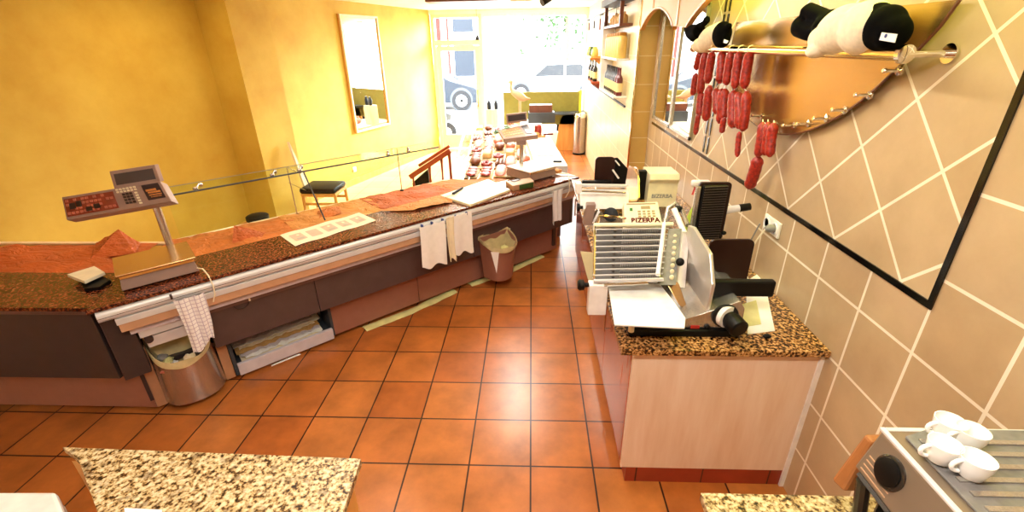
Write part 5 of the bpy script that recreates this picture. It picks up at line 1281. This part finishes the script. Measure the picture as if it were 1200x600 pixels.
def bottle(q, lab, m_='bottle_dark', grp='wine bottles on the far wall shelves', h=.31):
    j = thing('wine_bottle', q, lab, 'bottle', grp)
    MB().lathe(q, [(.036, 0), (.038, .01), (.038, h * .6), (.03, h * .68), (.014, h * .76), (.013, h * .95), (.015, h)], 16).build('bottle', m_, j, smooth=True)
    MB().lathe(q + V((0, 0, h * .14)), [(.0388, 0), (.0388, h * .32)], 16).build('label', 'bottle_label', j, smooth=True)
    return j
for i in range(8):
    y = ys0 + .10 + i * .14; bottle(V((FX - .08, y, zb2)), 'wine bottle with a cream label on the lower far-wall shelf, %s from the near end' % ['first', 'second', 'third', 'fourth', 'fifth', 'sixth', 'seventh', 'last'][i], 'bottle_red' if i < 2 else 'bottle_dark')
for i in range(5):
    y = ys0 + .12 + i * .19; q = V((FX - .08, y, zt_)); o = MB().lathe(q, [(.04, 0), (.045, .02), (.045, .07), (.03, .09), (.015, .1), (.015, .12)], 14).build('spice_jar', 'meat_cream', origin=q, smooth=True); tag(o, 'small cream spice jar on the dark wooden top board, %s from the near end' % ['first', 'second', 'third', 'fourth', 'last'][i], 'jar', 'spice jars on the top board')
# two small bracket shelves further away
for k, (px0, px1, py, m_) in enumerate(((693, 704, 66, 'honey'), (692, 704, 96, 'orange_wood'))):
    a, c_ = FP(px0, py), FP(px1, py); y0, y1 = sorted((a.y, c_.y)); y0 = c_.y; y1 = min(a.y, c_.y + 1.0); z = (c_.z)
    s_ = thing('bracket_shelf', (FX, y0, z), ['upper small honey wood bracket shelf on the far right wall', 'lower small orange wood bracket shelf on the far right wall'][k], 'shelf')
    MB().box((FX - .16, y0, z - .03), (FX, y1, z), .003).build('board', m_, s_)
    for y in (y0 + .1, y1 - .1): MB().prism([(FX - .12, y, z - .03), (FX, y, z - .03), (FX, y, z - .13)], (0, .015, 0)).build('bracket', m_, s_)
    n_ = 3
    for i in range(n_):
        q = V((FX - .08, y0 + .15 + i * (y1 - y0 - .3) / 2, z))
        if k: bottle(q, 'dark bottle on the lower bracket shelf, %s' % ['nearest', 'in the middle', 'farthest'][i], grp='bottles on the lower bracket shelf')
        else:
            o = MB().lathe(q, [(.05, 0), (.06, .03), (.05, .1), (.03, .12), (.035, .14)], 16).build('honey_pot', ['jar_yellow', 'herb_green', 'jar_yellow'][i], origin=q, smooth=True); tag(o, '%s pot on the upper bracket shelf' % ['yellow', 'green', 'farthest yellow'][i], 'pot', 'pots on the upper bracket shelf')
# utensil rail
u0, u1 = FP(686, 25, .06), FP(729, 5, .06)
zr_ = (u1.z + u0.z) / 2; ya_, yb_ = u1.y, min(u0.y, YF - .2)
ur = thing('utensil_rail', (FX - .06, (ya_ + yb_) / 2, zr_), 'thin black rail high on the far right wall carrying hooks', 'rail')
MB().tube([(FX - .06, ya_, zr_), (FX - .06, yb_, zr_)], .008, 8).build('bar', 'slate', ur)
for y in (ya_ + .05, (ya_ + yb_) / 2, yb_ - .05): MB().tube([(FX - .06, y, zr_), (FX, y, zr_)], .008, 8).build('bracket', 'slate', ur)
for i in range(5):
    y = ya_ + .35 + i * (yb_ - ya_ - .5) / 4.5; tz_ = zr_ - .012
    kn_ = thing('hanging_utensil', (FX - .06, y, tz_), ['long dark sharpening steel', 'short thin skewer', 'long brown handled saw', 'slim steel ladle', 'thin steel fork'][i] + ' hanging from the black wall rail', 'utensil', 'utensils on the wall rail')
    L = [.28, .18, .34, .25, .28][i]
    MB().tube([(FX - .06, y, tz_ + .012), (FX - .06, y, tz_ - .05)], .004, 6).build('hook', 'slate', kn_)
    MB().tube([(FX - .06, y, tz_ - .05), (FX - .06, y + .01, tz_ - .05 - L * .45)], .014, 8).build('handle', 'dark_wood' if i % 2 == 0 else 'slate', kn_, smooth=True)
    MB().tube([(FX - .06, y + .01, tz_ - .05 - L * .45), (FX - .06, y + .03 * (i % 2), tz_ - .05 - L)], .006, 8).build('blade', 'steel', kn_, smooth=True)
a, c_ = FP(731, 125, .02), FP(700, 107, .02)
o = MB().box((FX - .02, a.y, a.z - .01), (FX, 9.0, a.z + .01)).build('wall_rail', 'slate', origin=(FX, a.y, a.z)); tag(o, 'slim dark rail on the far right wall under the wine bottles', 'rail')

# ================================================================== FOREGROUND WORKTOPS
def leftslab():
    a = [Z(96, 524, .87), Z(423, 537, .87)]
    e0, e1 = Z(97, 541, .87), Z(125, 600, .87)
    dv = (e1 - e0); low = e0 + dv * ((.55 - e0.y) / dv.y)
    e0x = e0 + dv * ((a[0].y - .02 - e0.y) / dv.y)
    return [V((-1.62, a[0].y, .84)), V((a[1].x, a[1].y, .84)), V((a[1].x + .035, .5, .84)), V((low.x, .5, .84)), V((e0.x - .02, e0.y + .01, .84))]
ls = leftslab()
tag(MB().prism([(p.x, p.y, .84) for p in ls], (0, 0, .03), .003).build('granite_worktop', 'granite_lit', origin=(-1, .8, .84)), 'speckled granite worktop, pale as if brightly lit, at the bottom left of the photo', 'worktop')
lc = thing('base_cabinet', (-.9, .8, 0), 'orange wood cabinet under the granite at the bottom left', 'cabinet')
MB().prism([(ls[0].x + .05, ls[0].y - .03, .1), (ls[1].x - .03, ls[1].y - .03, .1), (ls[2].x - .03, .5, .1), (ls[3].x + .03, .5, .1), (ls[4].x + .04, ls[4].y, .1)], (0, 0, .738)).build('carcass', 'honey', lc)
MB().prism([(ls[0].x + .1, ls[0].y - .09, 0), (ls[1].x - .08, ls[1].y - .09, 0), (ls[2].x - .08, .55, 0), (ls[3].x + .15, .55, 0), (ls[4].x + .12, ls[4].y - .05, 0)], (0, 0, .1)).build('kick_board', 'dark_wood', lc)
MB().prism([(ls[1].x - .029, ls[1].y - .06, .12), (ls[2].x - .029, .5, .12), (ls[2].x - .012, .5, .12), (ls[1].x - .012, ls[1].y - .06, .12)], (0, 0, .70), .002).build('door', 'honey', lc)
fz = thing('chest_freezer', (-1.75, .6, 0), 'white chest appliance beside the granite at the bottom left corner', 'freezer')
e0 = ls[4]; e1 = ls[3]
q = [V((e0.x - .03, e0.y - .08, 0)), V((e1.x - .06, .5, 0)), V((e1.x - .8, .5, 0)), V((e0.x - .75, e0.y - .10, 0))]
MB().prism(q, (0, 0, .76), .01).build('cabinet', 'white_enamel', fz)
MB().prism([p + V((0, 0, .765)) for p in q], (0, 0, .05), .012).build('lid', 'white_enamel', fz)
o = MB().prism([Z(146, 596, .872), Z(190, 598, .872), Z(190, 640, .872), Z(150, 640, .872)], (0, 0, .003)).build('paper_pad', 'paper_white', origin=Z(165, 600, .872)); tag(o, 'corner of a white paper pad on the granite at bottom left', 'paper')
# right foreground
ra_ = Z(821, 577, .87)
tag(MB().box((ra_.x, .45, .84), (WX - .001, ra_.y, .87), .003).build('granite_worktop', 'granite_lit', origin=(.9, .7, .84)), 'speckled granite worktop, pale as if brightly lit, under the coffee machine', 'worktop')
rc = thing('base_cabinet', (.9, .7, 0), 'orange wood cabinet under the coffee machine worktop at bottom right', 'cabinet')
MB().box((ra_.x + .02, .5, .1), (WX - .003, ra_.y - .02, .838)).build('carcass', 'honey', rc)
MB().box((ra_.x + .07, .5, 0), (WX - .003, ra_.y - .07, .1)).build('kick_board', 'dark_wood', rc)
MB().box((ra_.x + .002, .5, .12), (ra_.x + .02, ra_.y - .03, .82), .002).build('door', 'orange_wood', rc)
# coffee machine: front looks left
cm = thing('coffee_machine', (1.0, .72, .87), 'grey brown espresso machine with a round dial at the bottom right corner', 'coffee machine')
mz = 1.25; mx0 = .845; my1_ = .865; my0_ = .50
# body with slanted upper front: upper head overhangs the tray
MB().prism([(mx0, my0_, mz), (mx0 - .03, my0_, mz - .12), (mx0 + .06, my0_, mz - .15), (mx0 + .10, my0_, .90), (1.28, my0_, .90), (1.28, my0_, mz)], (0, my1_ - my0_, 0), .006).build('body', 'machine_grey', cm)
MB().box((mx0 - .004, my0_ - .004, mz), (mx0 + .008, my1_ + .004, mz + .008), .002).box((mx0 + .008, my1_ - .008, mz), (1.285, my1_ + .004, mz + .008), .002).build('top_trim', 'alu', cm)
MB().box((mx0 + .008, my0_, mz), (1.28, my1_ - .008, mz + .006)).build('top_plate', 'machine_grey', cm)
b = MB(); tr3 = [(mx0 + .03, my0_ + .02), (mx0 + .03, my1_ - .03), (mx0 + .10, my1_ - .005), (1.26, my1_ - .005), (1.26, my0_ + .02)]
b.prism([(x, y, mz + .008) for x, y in tr3], (0, 0, .006), .002); b.build('cup_tray', 'grey_steel', cm)
b = MB()
for i in range(9): b.box((mx0 + .05, my0_ + .04 + i * .034, mz + .014), (1.24, my0_ + .052 + i * .034, mz + .018))
b.build('tray_ribs', 'steel', cm)
n_ = V((-.97, 0, .24)).normalized()
def FCm(y, z, h=0): t = (mz - z) / .12; return V((mx0 - .03 * t - h, y, z))
kc_ = FCm(.79, mz - .055)
MB().lathe(kc_, [(.040, -.002), (.040, .004), (.036, .006)], 28, axis=(-1, 0, .25)).build('dial_well', 'machine_dark', cm, smooth=True)
MB().lathe(kc_, [(.034, .004), (.033, .010), (.02, .014)], 28, axis=(-1, 0, .25)).build('dial', 'black_plastic', cm, smooth=True)
b = MB()
for i in range(4): z_ = mz - .108 + i * .013; b.box((FCm(0, z_).x - .001, my1_ - .10, z_), (FCm(0, z_).x + .003, my1_ - .015, z_ + .003))
b.build('vent_slots', 'rail_beige', cm)
MB().hexa([(mx0 - .036, my0_ + .02, mz - .125), (mx0 + .05, my0_ + .02, mz - .155), (mx0 + .05, my1_ - .02, mz - .155), (mx0 - .036, my1_ - .02, mz - .125), (mx0 - .03, my0_ + .02, mz - .118), (mx0 + .05, my0_ + .02, mz - .14), (mx0 + .05, my1_ - .02, mz - .14), (mx0 - .03, my1_ - .02, mz - .118)]).build('lower_lip', 'machine_dark', cm)
MB().box((mx0 + .03, .62, .90), (mx0 + .12, my1_ - .03, 1.10), .01).build('brew_column', 'machine_dark', cm)
MB().tube([(mx0 + .02, .72, 1.06), (mx0 - .10, .735, 1.035)], [.016, .02], 12).cyl((mx0 + .03, .72, 1.04), (mx0 + .03, .72, 1.10), .03).build('portafilter', 'black_plastic', cm, smooth=True)
MB().tube([(mx0 + .02, my1_ - .03, .91), (mx0 - .01, my1_ - .02, 1.10)], .016, 10).build('side_column', 'machine_dark', cm)
# drip tray: rounded steel rim
dt = []
for i in range(17): a_ = PI / 2 + PI * i / 16; dt.append(V((mx0 - .01 + .12 * math.cos(a_), .735 + .115 * math.sin(a_), 0)))
MB().prism([(p.x, p.y, .872) for p in dt] + [(mx0 + .1, .62, .872), (mx0 + .1, .85, .872)], (0, 0, .03), .006).build('drip_tray', 'steel', cm, smooth=True)
MB().prism([(mx0 - .01 + (p.x - mx0 + .01) * .82, .735 + (p.y - .735) * .82, .903) for p in dt] + [(mx0 + .08, .645, .903), (mx0 + .08, .825, .903)], (0, 0, .003)).build('drip_plate', 'honey', cm)
b = MB()
for k in range(4):
    r = .012 + k * .011; b.tube([(mx0 - .045 + r * math.cos(a_), .755 + r * 1.1 * math.sin(a_), .908) for a_ in [i * PI / 8 for i in range(17)]], .002, 6)
b.build('drip_slots', 'dark_wood', cm)
tag(MB().hexa([(mx0 - .02, my1_ + .012, 1.02), (mx0 + .25, my1_ + .012, 1.02), (mx0 + .25, my1_ + .06, 1.02), (mx0 - .03, my1_ + .05, 1.02), (mx0 + .0, my1_ + .012, 1.2), (mx0 + .25, my1_ + .012, 1.2), (mx0 + .25, my1_ + .05, 1.2), (mx0 + .0, my1_ + .04, 1.2)], .008).build('amber_block', 'amber', origin=(mx0 + .1, my1_ + .03, 1.02)), 'amber block at the far side of the espresso machine', 'tank')  # plain amber block beside the machine
wt_ = [o for o in bpy.data.objects if o.name == 'amber_block'][0]
del wt_['label']; del wt_['category']; wt_.parent = cm; wt_.location = wt_.location - cm.location
for i, (px, py) in enumerate(((1100, 511), (1093, 538), (1125, 522), (1130, 556))):
    q = Z(px + 6, py, mz + .02); q.z = mz + .018
    c3 = thing('espresso_cup', q, ['white espresso cup at the tray edge, the farther of the two', 'white espresso cup nearer to the machine front, beside the dial', 'white espresso cup in the back row of the tray, farther one', 'white espresso cup in the back row of the tray, nearer one'][i], 'cup', 'espresso cups on the machine')
    b = MB(); prof = [(.018, 0), (.022, .004), (.029, .03), (.031, .05), (.029, .05), (.026, .03), (.016, .006)]
    b.lathe(q, prof, 24); b.build('cup', 'porcelain', c3, smooth=True)
    MB().tube([q + V((-.028 - .018 * math.sin(a_), 0, .028 + .015 * math.cos(a_))) for a_ in [k * PI / 8 for k in range(9)]], .0045, 8).build('handle', 'porcelain', c3, smooth=True)

# ================================================================== OUTSIDE
struct(MB().box((-14, YF + .1, -.06), (14, 40, -.01)).build('street', 'street_asphalt'))
def car(x0, y0, L, label, mat, flip=1):
    c_ = thing('car', (x0 + L / 2, y0, 0), label, 'car', 'cars parked outside')
    pr = [(0, .32), (.02, .62), (.08, .78), (.27, .92), (.40, 1.34), (.47, 1.44), (.70, 1.45), (.84, 1.32), (.94, .98), (.99, .88), (1, .40), (.97, .26), (.03, .24)]
    P_ = [((x0 + (u if flip > 0 else 1 - u) * L), z) for u, z in pr]
    MB().prism([(x, y0, z) for x, z in P_], (0, 1.7, 0), .05).build('body', mat, c_, smooth=True)
    for u0, u1, u2, u3 in ((.30, .415, .57, .57), (.59, .59, .72, .86)):
        X_ = lambda u: x0 + (u if flip > 0 else 1 - u) * L
        MB().prism([(X_(u0), y0 - .012, .93), (X_(u1), y0 - .012, 1.34), (X_(u2), y0 - .012, 1.36), (X_(u3), y0 - .012, .95)], (0, .03, 0)).build('side_window', 'car_glass', c_)
    for u in (.18, .80):
        X_ = x0 + (u if flip > 0 else 1 - u) * L
        MB().lathe((X_, y0 - .03, .33), [(.20, 0), (.33, 0), (.34, .03), (.34, .2), (.3, .21)], 28, axis=(0, 1, 0)).build('tyre', 'tyre', c_, smooth=True)
        MB().lathe((X_, y0 - .035, .33), [(.20, 0), (.20, .01), (.05, .0)], 28, axis=(0, 1, 0)).build('hubcap', 'car_silver', c_, smooth=True)
        MB().lathe((X_, y0 - .008, .36), [(.37, 0), (.40, 0), (.40, .01), (.37, .01)], 28, axis=(0, 1, 0)).build('wheel_arch', 'slate', c_, smooth=True)
def solveY(px, py, z):
    p = Z(px, py, z); return p.y
YW = solveY(541, 118, .33); wx = Y(541, 118, YW).x
car(wx - 4.2 * .82, YW, 4.2, 'blue grey car parked outside, seen through the door glass', 'car_blue', -1)
cx_ = Y(588, 110, YW + 2.6).x
car(cx_, YW + 2.6, 4.3, 'silver car parked outside, seen through the shop window', 'car_silver', 1)
# scooter just outside the door
q = Y(524, 148, 11.2); sco = thing('scooter', (q.x, 11.2, 0), 'dark scooter parked right outside the door glass', 'scooter')
q = V((q.x, 11.2, 0))
MB().lathe(q + V((.0, -.06, .22)), [(.12, 0), (.22, .0), (.23, .04), (.22, .1), (.12, .1)], 24, axis=(0, 1, 0)).build('wheel', 'tyre', sco, smooth=True)
MB().lathe(q + V((.0, -.065, .22)), [(.11, 0), (.11, .02), (.03, .0)], 20, axis=(0, 1, 0)).build('hub', 'car_silver', sco, smooth=True)
MB().prism([q + V(v) for v in ((-.6, -.1, .3), (-.1, -.1, .48), (.12, -.1, .50), (.15, -.1, .62), (-.05, -.1, .70), (-.6, -.1, .68))], (0, .2, 0), .03).build('fairing', 'slate', sco)
MB().lathe(q + V((-.9, -.06, .22)), [(.12, 0), (.22, .0), (.23, .04), (.22, .1), (.12, .1)], 24, axis=(0, 1, 0)).build('wheel', 'tyre', sco, smooth=True)
# buildings across the street
def building(x0, x1, y, h, mat, label, wins):
    o = thing('building', ((x0 + x1) / 2, y, 0), label, 'building', 'buildings across the street')
    MB().box((x0, y, 0), (x1, y + 4, h)).build('wall', mat, o)
    for (a, b_, z0, z1, m_) in wins:
        f_ = MB().box((a, y - .06, z0), (b_, y, z1)).build('window', 'facade_white' if m_ != 'terracotta' else 'terracotta', o)
        MB().box((a + .1, y - .08, z0 + .1), (b_ - .1, y - .06, z1 - .1)).build('pane', m_, f_)
building(-7.5, .05, 26, 9, 'facade_white', 'white shop building across the street, seen through the door', [(Y(513, 60, 26).x, Y(518, 60, 26).x, 0.1, 4.2, 'terracotta'), (Y(525, 60, 26).x, Y(527, 60, 26).x, .1, 4.2, 'terracotta'), (Y(530, 60, 26).x, Y(558, 60, 26).x, .5, 2.3, 'car_blue'), (Y(530, 60, 26).x, Y(558, 60, 26).x, 2.6, 3.4, 'car_blue')])
building(.15, 9, 26, 8, 'facade_white', 'pale building with narrow windows across the street behind the tree', [(Y(p_, 50, 26).x, Y(p_ + 5, 50, 26).x, 1.6, 3.2, 'car_glass') for p_ in (629, 637, 648)] + [(Y(629, 50, 26).x, Y(660, 50, 26).x, 3.6, 5.0, 'car_blue')])
# tree
tp0 = Y(664, 90, 23); tr = thing('tree', (tp0.x, 23, 0), 'leafy green street tree beyond the parked silver car', 'tree')
MB().tube([(tp0.x, 23, 0), (tp0.x + .05, 23, 1.8), (tp0.x - .1, 23, 3.8)], [.16, .12, .08], 12).build('trunk', 'bark', tr, smooth=True)
random.seed(5); b = MB()
for i in range(500):
    a = V((random.gauss(0, .9), random.gauss(0, .7), random.gauss(0, .75))); p = V((tp0.x - .1, 23, 3.9)) + a * 1.15
    u = V((random.uniform(-1, 1), random.uniform(-1, 1), random.uniform(-1, 1))).normalized(); w = u.orthogonal().normalized(); s_ = .14
    vs = [b.b.verts.new(p + u * s_), b.b.verts.new(p + w * s_ * .6), b.b.verts.new(p - u * s_), b.b.verts.new(p - w * s_ * .6)]; b.b.faces.new(vs)
b.build('crown', 'leaf', tr)
lp = Y(655, 60, 21.5); o = MB().tube([(lp.x, 21.5, 0), (lp.x, 21.5, 2.9)], .05, 10).build('street_post', 'slate', origin=(lp.x, 21.5, 0)); tag(o, 'dark post on the far pavement in front of the pale building', 'post')

# ================================================================== LIGHTS
w = bpy.data.worlds.new('World'); SC.world = w; w.use_nodes = True
bg = w.node_tree.nodes['Background']; bg.inputs[0].default_value = (.93, .97, 1, 1); bg.inputs[1].default_value = 22.0
def area(name, loc, rot, size, power, col, sy=None):
    l = bpy.data.lights.new(name, 'AREA'); l.energy = power; l.color = col; l.size = size
    if sy: l.shape = 'RECTANGLE'; l.size_y = sy
    o = bpy.data.objects.new(name, l); COL.objects.link(o); o.location = loc; o.rotation_euler = rot; return o
# added lamps with made-up housings, lighting the shop from the ceiling
def lamp(x, y, L, power, col, along='y', label=''):
    t_ = thing('added_lamp', (x, y, CZ), label, 'lamp', 'added ceiling lamps')
    hx, hy = (.09, L / 2) if along == 'y' else (L / 2, .09)
    MB().box((x - hx, y - hy, CZ - .05), (x + hx, y + hy, CZ), .006).build('housing', 'white_enamel', t_)
    area('added_light', (x, y, CZ - .06), (0, 0, 0), hx * 2, power, col, hy * 2)
lamp(-.2, .35, 1.4, 52, (1, .95, .86), 'x', 'added ceiling lamp above the foreground worktops')
lamp(.15, 2.3, 1.3, 32, (1, .93, .80), 'y', 'added ceiling lamp in front of the steel plate')
lamp(-1.5, 2.9, 1.3, 14, (1, .90, .74), 'y', 'added ceiling lamp above the service counter')
lamp(-3.2, 4.2, 1.3, 15, (1, .80, .40), 'y', 'added ceiling lamp above the customers side')
lamp(-.2, 5.4, 1.3, 62, (1, .95, .84), 'y', 'added ceiling lamp above the start of the far counter')
lamp(-.6, 8.0, 1.2, 110, (1, .96, .88), 'x', 'added ceiling lamp near the door')
t_ = thing('added_strip', (1.21, 2.3, CZ), 'added yellow-green strip light, unseen behind the arched header, tinting the wall above the steel plate', 'lamp')  # added unseen light that turns the wall above the plate yellow-green
MB().box((1.185, .9, CZ - .04), (1.24, 3.7, CZ), .005).build('housing', 'white_enamel', t_)
area('added_strip_glow', (1.212, 2.3, CZ - .045), (0, math.radians(-25), 0), .04, 34, (.86, 1, .16), 2.7)
sun = bpy.data.lights.new('sun', 'SUN'); sun.energy = 24; sun.angle = math.radians(28)
so = bpy.data.objects.new('sun', sun); COL.objects.link(so)
so.rotation_euler = V((-.64, -.70, -.30)).to_track_quat('-Z', 'Y').to_euler()

# ================================================================== CAMERA
cd = bpy.data.cameras.new('camera'); co = bpy.data.objects.new('camera', cd); COL.objects.link(co)
cd.sensor_width = 36; cd.sensor_fit = 'HORIZONTAL'; cd.lens = FOC / 1200 * 36; cd.clip_start = .02; cd.clip_end = 200
R = Matrix((RT, UP, -FW)).transposed().to_4x4()
co.matrix_world = Matrix.Translation(CAM) @ R
SC.camera = co
vs_ = SC.view_settings; vs_.view_transform = 'Standard'; vs_.look = 'None'; vs_.gamma = 1; vs_.exposure = 0.0
try: vs_.use_curve_mapping = False
except Exception: pass
